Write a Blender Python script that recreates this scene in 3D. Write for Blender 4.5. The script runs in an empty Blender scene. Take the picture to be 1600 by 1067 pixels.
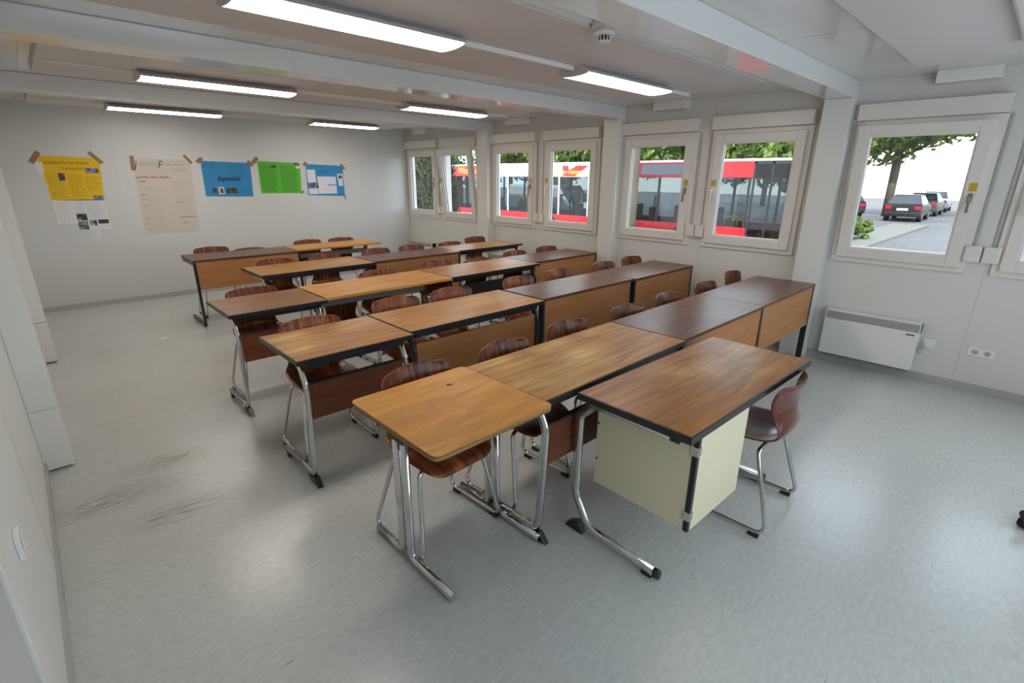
import bpy, bmesh, math, random
from mathutils import Vector, Matrix
random.seed(7)
S = bpy.context.scene
COL = S.collection

# ------------------------------------------------------------------ camera, world, sun, exposure
YAW, PITCH, ROLL = 0.7639, -0.3188, 0.0069
fwd = Vector((math.sin(YAW)*math.cos(PITCH), math.cos(YAW)*math.cos(PITCH), math.sin(PITCH)))
rt = Vector((math.cos(YAW), -math.sin(YAW), 0.0))
up = rt.cross(fwd)
r2 = math.cos(ROLL)*rt + math.sin(ROLL)*up
u2 = -math.sin(ROLL)*rt + math.cos(ROLL)*up
cd = bpy.data.cameras.new('camera'); cam = bpy.data.objects.new('camera', cd); COL.objects.link(cam)
cam.matrix_world = Matrix(((r2.x, u2.x, -fwd.x, 0), (r2.y, u2.y, -fwd.y, 0), (r2.z, u2.z, -fwd.z, 1.6479), (0, 0, 0, 1)))
cd.sensor_width = 36.0; cd.lens = 776.95/1600*36.0; cd.clip_start = 0.02; cd.clip_end = 400
S.camera = cam
w = bpy.data.worlds.new('World'); S.world = w; w.use_nodes = True
bg = w.node_tree.nodes['Background']
bg.inputs[0].default_value = (0.76, 0.87, 1.0, 1); bg.inputs[1].default_value = 3.3
sd = bpy.data.lights.new('sun', 'SUN'); sd.energy = 6; sd.angle = 0.01; sd.color = (1, .94, .84)
sun = bpy.data.objects.new('sun', sd); COL.objects.link(sun)
sun.rotation_euler = Vector((.62, .22, -.75)).to_track_quat('-Z', 'Y').to_euler()
LAMP_E = 12.8
S.view_settings.view_transform = 'Standard'; S.view_settings.look = 'None'
S.view_settings.exposure = 0.33; S.view_settings.gamma = 1; S.view_settings.use_curve_mapping = False
S.cycles.max_bounces = 8; S.cycles.diffuse_bounces = 5; S.cycles.transparent_max_bounces = 16
S.cycles.sample_clamp_indirect = 6; S.cycles.caustics_reflective = False; S.cycles.caustics_refractive = False

# ------------------------------------------------------------------ materials
def nm(name):
    m = bpy.data.materials.new(name); m.use_nodes = True
    return m, m.node_tree, m.node_tree.nodes['Principled BSDF']
def L(nt, a, b): nt.links.new(a, b)
def simple(name, col, rough=.5, metal=0.0, spec=.5, bump=0, var=0.0):
    m, nt, p = nm(name)
    p.inputs['Base Color'].default_value = (*col, 1); p.inputs['Roughness'].default_value = rough
    p.inputs['Metallic'].default_value = metal; p.inputs['Specular IOR Level'].default_value = spec
    tc = nt.nodes.new('ShaderNodeTexCoord')
    if var:
        n = nt.nodes.new('ShaderNodeTexNoise'); n.inputs['Scale'].default_value = 3; n.inputs['Detail'].default_value = 4
        L(nt, tc.outputs['Object'], n.inputs['Vector'])
        mx = nt.nodes.new('ShaderNodeMix'); mx.data_type = 'RGBA'
        mx.inputs['A'].default_value = (*[c*(1-var) for c in col], 1); mx.inputs['B'].default_value = (*[min(1, c*(1+var)) for c in col], 1)
        L(nt, n.outputs['Fac'], mx.inputs['Factor']); L(nt, mx.outputs['Result'], p.inputs['Base Color'])
    if bump:
        n = nt.nodes.new('ShaderNodeTexNoise'); n.inputs['Scale'].default_value = 90
        L(nt, tc.outputs['Object'], n.inputs['Vector'])
        b = nt.nodes.new('ShaderNodeBump'); b.inputs['Strength'].default_value = bump; b.inputs['Distance'].default_value = .002
        L(nt, n.outputs['Fac'], b.inputs['Height']); L(nt, b.outputs['Normal'], p.inputs['Normal'])
    return m
def wood(name, c1, c2, scale=(2, 40, 40), rough=.35, wear=None, spots=(), wearcol=(.62, .42, .16), rnd=.1, coat=0.0):
    """c1/c2 grain colours; scale stretches the noise along the grain; spots = worn patches (x, y, r) in object space"""
    m, nt, p = nm(name); N = nt.nodes
    tc = N.new('ShaderNodeTexCoord'); oi = N.new('ShaderNodeObjectInfo')
    mp = N.new('ShaderNodeMapping'); mp.inputs['Scale'].default_value = scale
    L(nt, tc.outputs['Object'], mp.inputs['Vector'])
    ad = N.new('ShaderNodeVectorMath'); ad.operation = 'ADD'; L(nt, mp.outputs[0], ad.inputs[0]); L(nt, oi.outputs['Location'], ad.inputs[1])
    n = N.new('ShaderNodeTexNoise'); n.inputs['Scale'].default_value = 1; n.inputs['Detail'].default_value = 6; n.inputs['Roughness'].default_value = .6
    n.inputs['Distortion'].default_value = .6
    L(nt, ad.outputs[0], n.inputs['Vector'])
    cr = N.new('ShaderNodeValToRGB'); cr.color_ramp.elements[0].position = .36; cr.color_ramp.elements[1].position = .64
    cr.color_ramp.elements[0].color = (*[q*.86 for q in c2], 1); cr.color_ramp.elements[1].color = (*c1, 1)
    L(nt, n.outputs['Fac'], cr.inputs[0]); out = cr.outputs[0]
    n2 = N.new('ShaderNodeTexNoise'); n2.inputs['Scale'].default_value = 3.2; n2.inputs['Detail'].default_value = 5
    a2 = N.new('ShaderNodeVectorMath'); a2.operation = 'ADD'; L(nt, tc.outputs['Object'], a2.inputs[0]); L(nt, oi.outputs['Location'], a2.inputs[1])
    L(nt, a2.outputs[0], n2.inputs['Vector'])
    if spots:
        acc = None
        for (sx, sy, sr) in spots:
            d = N.new('ShaderNodeVectorMath'); d.operation = 'DISTANCE'
            fl = N.new('ShaderNodeVectorMath'); fl.operation = 'MULTIPLY'; fl.inputs[1].default_value = (1, 1.5, 0)
            L(nt, tc.outputs['Object'], fl.inputs[0]); L(nt, fl.outputs[0], d.inputs[0]); d.inputs[1].default_value = (sx, sy*1.5, 0)
            mr = N.new('ShaderNodeMapRange'); mr.inputs[1].default_value = 0; mr.inputs[2].default_value = sr; mr.inputs[3].default_value = 1.1; mr.inputs[4].default_value = 0
            L(nt, d.outputs['Value'], mr.inputs[0])
            if acc is None: acc = mr.outputs[0]
            else:
                mm = N.new('ShaderNodeMath'); mm.operation = 'MAXIMUM'; L(nt, acc, mm.inputs[0]); L(nt, mr.outputs[0], mm.inputs[1]); acc = mm.outputs[0]
        ml = N.new('ShaderNodeMath'); ml.operation = 'MULTIPLY'; L(nt, acc, ml.inputs[0])
        rm = N.new('ShaderNodeMapRange'); rm.inputs[1].default_value = .3; rm.inputs[2].default_value = .6; L(nt, n2.outputs['Fac'], rm.inputs[0])
        gm = N.new('ShaderNodeMapRange'); gm.inputs[1].default_value = .38; gm.inputs[2].default_value = .56; gm.inputs[3].default_value = .45; L(nt, n.outputs['Fac'], gm.inputs[0])
        m3 = N.new('ShaderNodeMath'); m3.operation = 'MULTIPLY'; L(nt, rm.outputs[0], m3.inputs[0]); L(nt, gm.outputs[0], m3.inputs[1])
        L(nt, m3.outputs[0], ml.inputs[1])
        mx = N.new('ShaderNodeMix'); mx.data_type = 'RGBA'; L(nt, ml.outputs[0], mx.inputs['Factor']); L(nt, out, mx.inputs['A'])
        mx.inputs['B'].default_value = (*wearcol, 1); out = mx.outputs['Result']
    hs = N.new('ShaderNodeHueSaturation')
    mr = N.new('ShaderNodeMapRange'); mr.inputs[3].default_value = 1-rnd; mr.inputs[4].default_value = 1+rnd
    L(nt, n2.outputs['Fac'], mr.inputs[0]); L(nt, mr.outputs[0], hs.inputs['Value']); L(nt, out, hs.inputs['Color'])
    L(nt, hs.outputs[0], p.inputs['Base Color'])
    rr = N.new('ShaderNodeMapRange'); rr.inputs[3].default_value = rough*.75; rr.inputs[4].default_value = rough*1.3
    L(nt, n2.outputs['Fac'], rr.inputs[0]); L(nt, rr.outputs[0], p.inputs['Roughness'])
    p.inputs['Specular IOR Level'].default_value = .25; p.inputs['Coat Weight'].default_value = coat; p.inputs['Coat Roughness'].default_value = .12
    return m

M = {}
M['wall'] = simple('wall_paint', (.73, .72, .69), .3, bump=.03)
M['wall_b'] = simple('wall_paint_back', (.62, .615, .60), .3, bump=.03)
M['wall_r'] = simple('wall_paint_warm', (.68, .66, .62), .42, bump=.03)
M['post'] = simple('post_paint', (.74, .73, .69), .3)
M['ceil'] = simple('ceiling_enamel', (.66, .64, .62), .14, spec=.8)
M['beam'] = simple('beam_enamel', (.70, .71, .70), .14, spec=.8)
M['board'] = simple('ceiling_board', (.64, .61, .60), .6)
M['pvc'] = simple('white_pvc', (.74, .70, .65), .3)
M['pvcw'] = simple('white_plastic', (.78, .77, .74), .35)
M['lampbody'] = simple('lamp_housing', (.55, .50, .49), .35)
M['seam'] = simple('joint_grey', (.56, .56, .54), .6)
M['groove'] = simple('joint_dark', (.2, .2, .19), .7)
M['base'] = simple('baseboard_grey', (.42, .42, .40), .45)
M['chrome'] = simple('chrome', (.60, .60, .59), .14, 1.0)
M['steel'] = simple('grey_steel', (.28, .29, .29), .35, .6)
M['black'] = simple('black_plastic', (.012, .012, .014), .35)
M['blackm'] = simple('black_paint', (.014, .014, .017), .3)
M['dark'] = simple('dark_grey', (.04, .04, .045), .5)
M['cream'] = simple('cream_laminate', (.68, .62, .42), .4)
M['ply'] = wood('plywood_top', (.66, .31, .065), (.55, .24, .045), (3, 14, 14), .38, rnd=.05)
M['plyedge'] = wood('plywood_edge', (.36, .21, .08), (.16, .09, .04), (2, 2, 160), .6)
M['darktop'] = wood('dark_brown_top', (.165, .068, .038), (.115, .046, .028), (2, 30, 30), .3, rnd=.1)
M['honey'] = wood('honey_top', (.47, .215, .048), (.36, .15, .032), (2.2, 30, 30), .36, rnd=.08, spots=[(.3, .05, .28)], wearcol=(.55, .36, .14))
M['worn'] = wood('worn_wood_top', (.46, .21, .05), (.30, .12, .028), (2.2, 30, 30), .36, rnd=.08,
                 spots=[(-.45, -.10, .32), (-.05, -.02, .3), (-.4, .2, .28), (.45, .2, .25), (-.1, .22, .25)], wearcol=(.62, .40, .15))
M['worns'] = wood('worn_wood_small_top', (.42, .185, .045), (.28, .11, .027), (2.2, 30, 30), .36, rnd=.08,
                  spots=[(-.22, -.08, .22), (.2, .12, .22), (.25, .2, .18), (-.2, .15, .18)], wearcol=(.62, .40, .15))
M['teach'] = wood('teacher_top', (.41, .175, .045), (.28, .105, .026), (2.2, 30, 30), .32, rnd=.08,
                  spots=[(-.1, .08, .24), (.3, -.1, .24), (.5, .05, .2), (.1, .0, .25)], wearcol=(.58, .37, .14))
M['browntop'] = wood('brown_top', (.35, .15, .06), (.25, .10, .04), (2.2, 30, 30), .36, rnd=.08)
M['panel'] = wood('beech_panel', (.47, .21, .078), (.43, .185, .068), (2, 45, 45), .45, rnd=.05)
M['panelred'] = wood('red_brown_panel', (.22, .07, .032), (.15, .045, .022), (2, 45, 45), .4, rnd=.05)
M['glass'] = bpy.data.materials.new('window_glass'); M['glass'].use_nodes = True
def thin_glass(m, tint, refl, rough=0.0):
    nt = m.node_tree; nt.nodes.clear(); N = nt.nodes
    o = N.new('ShaderNodeOutputMaterial'); t = N.new('ShaderNodeBsdfTransparent'); g = N.new('ShaderNodeBsdfGlossy'); mx = N.new('ShaderNodeMixShader')
    t.inputs[0].default_value = (*tint, 1); g.inputs['Roughness'].default_value = rough; mx.inputs[0].default_value = refl
    L(nt, t.outputs[0], mx.inputs[1]); L(nt, g.outputs[0], mx.inputs[2]); L(nt, mx.outputs[0], o.inputs[0])
thin_glass(M['glass'], (.96, .98, .98), .05)
M['busglass'] = bpy.data.materials.new('bus_glass'); M['busglass'].use_nodes = True
thin_glass(M['busglass'], (.50, .53, .54), .022)
m, nt, p = nm('lamp_diffuser'); M['lamp'] = m
p.inputs['Base Color'].default_value = (.9, .9, .88, 1); p.inputs['Emission Color'].default_value = (1.0, .93, .84, 1); p.inputs['Emission Strength'].default_value = LAMP_E
# marbled moulded-wood shell of the chairs
m, nt, p = nm('marbled_moulded_wood'); M['shell'] = m; N = nt.nodes
tc = N.new('ShaderNodeTexCoord'); oi = N.new('ShaderNodeObjectInfo')
mp = N.new('ShaderNodeMapping'); mp.inputs['Scale'].default_value = (26, 2.2, 1.8); L(nt, tc.outputs['Object'], mp.inputs[0])
ad = N.new('ShaderNodeVectorMath'); ad.operation = 'ADD'; L(nt, mp.outputs[0], ad.inputs[0]); L(nt, oi.outputs['Location'], ad.inputs[1])
n = N.new('ShaderNodeTexNoise'); n.inputs['Scale'].default_value = 1; n.inputs['Detail'].default_value = 5; n.inputs['Distortion'].default_value = 1.6; L(nt, ad.outputs[0], n.inputs['Vector'])
cr = N.new('ShaderNodeValToRGB'); e = cr.color_ramp.elements
e[0].position = .35; e[0].color = (.065, .017, .009, 1); e[1].position = .70; e[1].color = (.38, .115, .024, 1)
x = e.new(.52); x.color = (.17, .045, .015, 1)
L(nt, n.outputs['Fac'], cr.inputs[0])
L(nt, cr.outputs[0], p.inputs['Base Color']); p.inputs['Roughness'].default_value = .3; p.inputs['Specular IOR Level'].default_value = .28; p.inputs['Coat Weight'].default_value = .04; p.inputs['Coat Roughness'].default_value = .1
# darker plain shell (teacher's chair)
M['shell_dark'] = wood('dark_moulded_wood', (.14, .034, .024), (.10, .023, .017), (14, 2, 2), .25, coat=.35)
# linoleum
m, nt, p = nm('grey_linoleum'); M['floor'] = m; N = nt.nodes
tc = N.new('ShaderNodeTexCoord')
mp = N.new('ShaderNodeMapping'); mp.inputs['Scale'].default_value = (4.5, 11, 1); mp.inputs['Rotation'].default_value = (0, 0, .03); L(nt, tc.outputs['Object'], mp.inputs[0])
n = N.new('ShaderNodeTexNoise'); n.inputs['Scale'].default_value = 5.0; n.inputs['Detail'].default_value = 9; n.inputs['Roughness'].default_value = .65; L(nt, mp.outputs[0], n.inputs['Vector'])
cr = N.new('ShaderNodeValToRGB'); cr.color_ramp.elements[0].position = .3; cr.color_ramp.elements[0].color = (.455, .465, .44, 1)
cr.color_ramp.elements[1].position = .7; cr.color_ramp.elements[1].color = (.57, .58, .55, 1); L(nt, n.outputs['Fac'], cr.inputs[0])
# dirt: brownish scuffs in patches
n2 = N.new('ShaderNodeTexNoise'); n2.inputs['Scale'].default_value = 1.3; n2.inputs['Detail'].default_value = 3; L(nt, tc.outputs['Object'], n2.inputs['Vector'])
mp3 = N.new('ShaderNodeMapping'); mp3.inputs['Scale'].default_value = (7, 60, 1); mp3.inputs['Rotation'].default_value = (0, 0, .12); L(nt, tc.outputs['Object'], mp3.inputs[0])
n3 = N.new('ShaderNodeTexNoise'); n3.inputs['Scale'].default_value = 1.0; n3.inputs['Detail'].default_value = 6; n3.inputs['Roughness'].default_value = .7; L(nt, mp3.outputs[0], n3.inputs['Vector'])
a = N.new('ShaderNodeMapRange'); a.inputs[1].default_value = .64; a.inputs[2].default_value = .78; L(nt, n2.outputs['Fac'], a.inputs[0])
b = N.new('ShaderNodeMapRange'); b.inputs[1].default_value = .44; b.inputs[2].default_value = .60; L(nt, n3.outputs['Fac'], b.inputs[0])
# two scuffed areas seen by the left wall
acc = a.outputs[0]
for (sx, sy, sr) in ((.02, 3.1, .34), (.28, 2.75, .3), (.35, 3.35, .3)):
    d = N.new('ShaderNodeVectorMath'); d.operation = 'DISTANCE'; fl = N.new('ShaderNodeVectorMath'); fl.operation = 'MULTIPLY'; fl.inputs[1].default_value = (1, 2.2, 0)
    L(nt, tc.outputs['Object'], fl.inputs[0]); L(nt, fl.outputs[0], d.inputs[0]); d.inputs[1].default_value = (sx, sy*2.2, 0)
    mr = N.new('ShaderNodeMapRange'); mr.inputs[1].default_value = 0; mr.inputs[2].default_value = sr; mr.inputs[3].default_value = 1.6; mr.inputs[4].default_value = 0; L(nt, d.outputs['Value'], mr.inputs[0])
    mm = N.new('ShaderNodeMath'); mm.operation = 'MAXIMUM'; L(nt, acc, mm.inputs[0]); L(nt, mr.outputs[0], mm.inputs[1]); acc = mm.outputs[0]
ml = N.new('ShaderNodeMath'); ml.operation = 'MULTIPLY'; L(nt, acc, ml.inputs[0]); L(nt, b.outputs[0], ml.inputs[1])
ms = N.new('ShaderNodeMath'); ms.operation = 'MULTIPLY'; ms.use_clamp = True; L(nt, ml.outputs[0], ms.inputs[0]); ms.inputs[1].default_value = .6
mx = N.new('ShaderNodeMix'); mx.data_type = 'RGBA'; L(nt, ms.outputs[0], mx.inputs['Factor']); L(nt, cr.outputs[0], mx.inputs['A']); mx.inputs['B'].default_value = (.24, .18, .12, 1)
# fine dark scratches
mp4 = N.new('ShaderNodeMapping'); mp4.inputs['Scale'].default_value = (5, 45, 1); mp4.inputs['Rotation'].default_value = (0, 0, -.35); L(nt, tc.outputs['Object'], mp4.inputs[0])
v = N.new('ShaderNodeTexNoise'); v.inputs['Scale'].default_value = 1.6; v.inputs['Detail'].default_value = 2; L(nt, mp4.outputs[0], v.inputs['Vector'])
c = N.new('ShaderNodeMapRange'); c.inputs[1].default_value = .73; c.inputs[2].default_value = .78; c.inputs[4].default_value = .5; L(nt, v.outputs['Fac'], c.inputs[0])
mx2 = N.new('ShaderNodeMix'); mx2.data_type = 'RGBA'; L(nt, c.outputs[0], mx2.inputs['Factor']); L(nt, mx.outputs['Result'], mx2.inputs['A']); mx2.inputs['B'].default_value = (.16, .15, .13, 1)
# light and dark cloudy patches worn into the lino
n5 = N.new('ShaderNodeTexNoise'); n5.inputs['Scale'].default_value = .9; n5.inputs['Detail'].default_value = 4; L(nt, tc.outputs['Object'], n5.inputs['Vector'])
mr5 = N.new('ShaderNodeMapRange'); mr5.inputs[3].default_value = .9; mr5.inputs[4].default_value = 1.12; L(nt, n5.outputs['Fac'], mr5.inputs[0])
hs = N.new('ShaderNodeHueSaturation'); L(nt, mr5.outputs[0], hs.inputs['Value']); L(nt, mx2.outputs['Result'], hs.inputs['Color'])
L(nt, hs.outputs[0], p.inputs['Base Color'])
rr = N.new('ShaderNodeMapRange'); rr.inputs[3].default_value = .22; rr.inputs[4].default_value = .30; L(nt, n5.outputs['Fac'], rr.inputs[0]); L(nt, rr.outputs[0], p.inputs['Roughness'])
p.inputs['Specular IOR Level'].default_value = .7
def flat(name, c, r=.7): 
    if name not in M: M[name] = simple(name, c, r)
    return M[name]

# ------------------------------------------------------------------ mesh helpers
def box(bm, x0, x1, y0, y1, z0, z1, bev=0.0):
    vs = [bm.verts.new(v) for v in ((x0,y0,z0),(x1,y0,z0),(x1,y1,z0),(x0,y1,z0),(x0,y0,z1),(x1,y0,z1),(x1,y1,z1),(x0,y1,z1))]
    fs = [bm.faces.new([vs[i] for i in f]) for f in ((0,3,2,1),(4,5,6,7),(0,1,5,4),(1,2,6,5),(2,3,7,6),(3,0,4,7))]
    if bev:
        es = list({e for f in fs for e in f.edges})
        bmesh.ops.bevel(bm, geom=es, offset=bev, segments=2, affect='EDGES', profile=.5)
def prism(bm, poly, axis, a, b, bev=0.0):
    """extrude a 2-D polygon: axis 'x' -> poly in (y,z); 'y' -> (x,z); 'z' -> (x,y)"""
    def P(p, t): return {'x': (t, p[0], p[1]), 'y': (p[0], t, p[1]), 'z': (p[0], p[1], t)}[axis]
    A = [bm.verts.new(P(p, a)) for p in poly]; B = [bm.verts.new(P(p, b)) for p in poly]
    n = len(poly); fs = [bm.faces.new(A), bm.faces.new(B[::-1])]
    for i in range(n): fs.append(bm.faces.new((A[i], B[i], B[(i+1) % n], A[(i+1) % n])))
    bmesh.ops.recalc_face_normals(bm, faces=fs)
    if bev:
        es = list({e for f in fs[:2] for e in f.edges})
        bmesh.ops.bevel(bm, geom=es, offset=bev, segments=2, affect='EDGES', profile=.5)
def fillet(pts, r, seg=6):
    pts = [Vector(p) for p in pts]; out = [pts[0]]
    for i in range(1, len(pts)-1):
        rad = r[i-1] if isinstance(r, (list, tuple)) else r
        a, b, c = pts[i-1], pts[i], pts[i+1]
        u = (a-b); v = (c-b); lu, lv = u.length, v.length; u.normalize(); v.normalize()
        ang = u.angle(v, math.pi)
        if ang > 3.1: out.append(b); continue
        t = min(rad/math.tan(ang/2), lu*.48, lv*.48); rr_ = t*math.tan(ang/2)
        s, e_ = b+u*t, b+v*t
        ctr = b+(u+v).normalized()*(rr_/math.sin(ang/2))
        d0 = s-ctr; d1 = e_-ctr; tot = d0.angle(d1)
        ax = d0.cross(d1)
        if ax.length < 1e-9: out.append(b); continue
        ax.normalize()
        for k in range(seg+1): out.append(ctr+Matrix.Rotation(tot*k/seg, 3, ax) @ d0)
    out.append(pts[-1]); return out
def tube(bm, pts, r, n=10, r2=None, cap=True):
    """sweep a circle (or an ellipse with half-axes r and r2) along pts"""
    pts = [Vector(p) for p in pts]; rings = []; T0 = (pts[1]-pts[0]).normalized()
    ref = Vector((1, 0, 0)) if abs(T0.x) < .9 else Vector((0, 1, 0))
    N_ = (ref-T0*ref.dot(T0)).normalized()
    for i, q in enumerate(pts):
        if i == 0: T = (pts[1]-q).normalized()
        elif i == len(pts)-1: T = (q-pts[i-1]).normalized()
        else: T = ((pts[i+1]-q).normalized()+(q-pts[i-1]).normalized()).normalized()
        N_ = (N_-T*N_.dot(T)).normalized(); B_ = T.cross(N_)
        rings.append([bm.verts.new(q+N_*(r*math.cos(2*math.pi*k/n))+B_*((r2 or r)*math.sin(2*math.pi*k/n))) for k in range(n)])
    for a_, b_ in zip(rings, rings[1:]):
        for k in range(n):
            f = bm.faces.new((a_[k], a_[(k+1) % n], b_[(k+1) % n], b_[k])); f.smooth = True
    if cap: bm.faces.new(rings[0][::-1]); bm.faces.new(rings[-1])
def cyl(bm, c0, c1, r, n=24, r1=None):
    c0, c1 = Vector(c0), Vector(c1); T = (c1-c0).normalized()
    ref = Vector((1, 0, 0)) if abs(T.x) < .9 else Vector((0, 1, 0)); N_ = (ref-T*ref.dot(T)).normalized(); B_ = T.cross(N_)
    A = [bm.verts.new(c0+(N_*math.cos(2*math.pi*k/n)+B_*math.sin(2*math.pi*k/n))*r) for k in range(n)]
    B = [bm.verts.new(c1+(N_*math.cos(2*math.pi*k/n)+B_*math.sin(2*math.pi*k/n))*(r1 if r1 is not None else r)) for k in range(n)]
    for k in range(n):
        f = bm.faces.new((A[k], A[(k+1) % n], B[(k+1) % n], B[k])); f.smooth = True
    bm.faces.new(A[::-1]); bm.faces.new(B)
def mesh(name, bm, mat, parent=None, loc=None, smooth_angle=None):
    bmesh.ops.recalc_face_normals(bm, faces=bm.faces[:])
    me = bpy.data.meshes.new(name); bm.to_mesh(me); bm.free()
    for mt in (mat if isinstance(mat, (list, tuple)) else [mat]): me.materials.append(M[mt] if isinstance(mt, str) else mt)
    o = bpy.data.objects.new(name, me); COL.objects.link(o)
    if parent: o.parent = parent
    if loc: o.location = loc
    return o
def thing(name, label, cat, loc=(0, 0, 0), rz=0, group=None):
    o = bpy.data.objects.new(name, None); COL.objects.link(o); o.empty_display_size = .1
    o.location = loc; o.rotation_euler = (0, 0, rz); o['label'] = label; o['category'] = cat
    if group: o['group'] = group
    return o
def tag(o, label, cat, group=None):
    o['label'] = label; o['category'] = cat
    if group: o['group'] = group
    return o
def struct(name, bm, mat, label=None):
    o = mesh(name, bm, mat); o['kind'] = 'structure'
    if label: o['label'] = label
    return o
def B(): return bmesh.new()
def bx(name, mat, parent, x0, x1, y0, y1, z0, z1, bev=0.0):
    b = B(); box(b, x0, x1, y0, y1, z0, z1, bev); return mesh(name, b, mat, parent)
def text(name, s, size, mat, parent, matrix, extrude=.0, font_shear=0.0, bold=0.0, sx=1.0):
    cu = bpy.data.curves.new('t', 'FONT'); cu.body = s; cu.size = size; cu.extrude = extrude; cu.shear = font_shear; cu.offset = bold
    o = bpy.data.objects.new('t', cu); COL.objects.link(o)
    dg = bpy.context.evaluated_depsgraph_get(); dg.update()
    me = bpy.data.meshes.new_from_object(o.evaluated_get(dg)); bpy.data.objects.remove(o)
    me.transform(matrix @ Matrix.Diagonal((sx, 1, 1, 1))); me.materials.clear(); me.materials.append(M[mat] if isinstance(mat, str) else mat)
    me.name = name; n_ = bpy.data.objects.new(name, me); COL.objects.link(n_); n_.parent = parent
    return n_

# ------------------------------------------------------------------ room shell
XL, XR, YF, YB, ZC = -.22, 5.33, -.98, 8.375, 2.43
b = B(); box(b, XL-.1, XR+.1, YF-.1, YB+.1, -.14, 0); struct('floor', b, 'floor')
b = B(); box(b, XL-.1, XR+.14, YF-.1, YB+.1, ZC, ZC+.25); struct('ceiling', b, 'ceil')
b = B(); box(b, XL-.1, XL, YF-.1, YB+.1, 0, ZC); struct('wall_left', b, 'wall')
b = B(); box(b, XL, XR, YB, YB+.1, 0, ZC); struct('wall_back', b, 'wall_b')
b = B()
box(b, XL, XR, YF-.1, YF, 0, .5); box(b, XL, XR, YF-.1, YF, 2.2, ZC)
for q0, q1 in ((XL, .4), (2.5, 3.0), (4.4, XR)): box(b, q0, q1, YF-.1, YF, .5, 2.2)
struct('wall_front', b, 'wall')
for i_, (q0, q1) in enumerate(((.4, 2.5), (3.0, 4.4))):  # two unseen windows behind the camera, added to give the foreground daylight
    b = B()
    for (a0, a1, c0_, c1_) in ((q0, q0+.07, .5, 2.2), (q1-.07, q1, .5, 2.2), (q0+.07, q1-.07, .5, .57), (q0+.07, q1-.07, 2.13, 2.2)): box(b, a0, a1, YF-.06, YF+.01, c0_, c1_)
    e_ = mesh('window_%d' % (9+i_), b, 'pvc'); e_['kind'] = 'structure'
    b = B(); box(b, q0+.07, q1-.07, YF-.03, YF-.024, .57, 2.13); mesh('pane', b, 'glass', e_)
BASES = [8.36, 6.02, 3.66, 1.30]
WIN = []           # (y_high, bay, which)
for k, bs in enumerate(BASES): WIN += [(bs, k, 0), (bs-1.09, k, 1)]
b = B()            # window wall built round its openings
ZO0, ZO1 = 1.0, 2.07
box(b, XR, XR+.1, YF-.1, YB+.1, 0, ZO0); box(b, XR, XR+.1, YF-.1, YB+.1, ZO1, ZC)
ys = [YB+.1]
for (yh, k, j) in WIN: ys += [yh-.05, yh-.89]
ys.append(YF-.1)
for i in range(0, len(ys), 2):
    if ys[i]-ys[i+1] > .001: box(b, XR, XR+.1, ys[i+1], ys[i], ZO0, ZO1)
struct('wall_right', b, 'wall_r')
# frame posts and roof beams at the joints of the containers
PY = [(1.34, 1.56), (3.66, 3.88), (6.0, 6.235)]
t_ = 0
for (a0, a1) in PY:
    t_ += 1; b = B(); pd = .016 if a0 < 2 else (.13 if a0 < 5 else .165)
    if a0 < 2: box(b, XL, XL+pd, 1.45, 1.60, 0, 2.30, .004)
    else: box(b, XL, XL+pd, a0, a1, .385, 2.30, .004); box(b, XL, XL+pd, a0, a1, .012, .382, .004)
    o = struct('trim_%d' % t_, b, 'post')
    t_ += 1; b = B(); box(b, XR-.13, XR, a0, a1, 0, 2.30, .004); struct('trim_%d' % t_, b, 'post')
    t_ += 1; b = B(); box(b, XL, XR, a0, a1, 2.30, ZC, .006)
    struct('trim_%d' % t_, b, 'beam')
b = B(); box(b, XL, XL+.012, .42, 1.42, .02, 2.06, .003); d1 = struct('door_1', b, flat('door_grey', (.52, .52, .53), .4))
# thin joints in the beams, posts, wall panels and ceiling
b = B()
for (a0, a1) in PY[1:]:
    box(b, 1.498, 1.502, a0-.0015, a0+.001, 2.30, ZC-.003)
for (a0, a1) in PY[1:2]: box(b, XL+.001, XL+.1315, a0-.0012, a1+.001, .381, .386)
for y in (7.27, 4.93, 2.58, .24):
    box(b, XR-.0015, XR, y-.003, y+.003, .08, ZC)
for y in (7.3, 4.95, 2.6, .3, 8.3-1.0): box(b, XL, XL+.0015, y-.003, y+.003, .08, ZC)
for x in (.98, 2.18, 3.38, 4.58): box(b, x-.003, x+.003, YB-.0004, YB, .08, ZC)
for y in (.6, 1.72, 3.3, 4.05, 5.85, 6.4): pass
for x in (.2, 1.3, 2.4, 3.5, 4.6): box(b, x-.002, x+.002, YF, YB, ZC-.0012, ZC)
t_ += 1; struct('trim_%d' % t_, b, 'seam')
b = B(); box(b, XL, XR, YB-.012, YB, 0, .065); struct('baseboard_back', b, 'base')
b = B(); box(b, XL, XL+.012, YF, .42, 0, .065)
for q0, q1 in ((1.60, 3.66), (3.88, 6.0), (6.235, YB-.012)): box(b, XL, XL+.012, q0, q1, 0, .065)
struct('baseboard_left', b, 'base')
b = B(); box(b, XR-.014, XR, YF, 1.34, 0, .065)
for q0, q1 in ((1.56, 3.66), (3.88, 6.0), (6.235, YB-.012)): box(b, XR-.014, XR, q0, q1, 0, .065)
struct('baseboard_right', b, 'base')
# seams welded into the lino
b = B()
for y in (.95, 2.42, 4.4, 6.9): box(b, XL+.01, XR-.02, y-.0015, y+.0015, 0, .0006)
t_ += 1; struct('trim_%d' % t_, b, 'seam')
# lowered ceiling boards
for (y0, y1) in ((6.5, 7.95), (4.2, 5.62), (1.86, 3.2), (-.55, .86)):
    t_ += 1; b = B(); box(b, .27, 4.65, y0, y1, 2.385, ZC-.0005, .004); struct('trim_%d' % t_, b, 'board')

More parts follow.
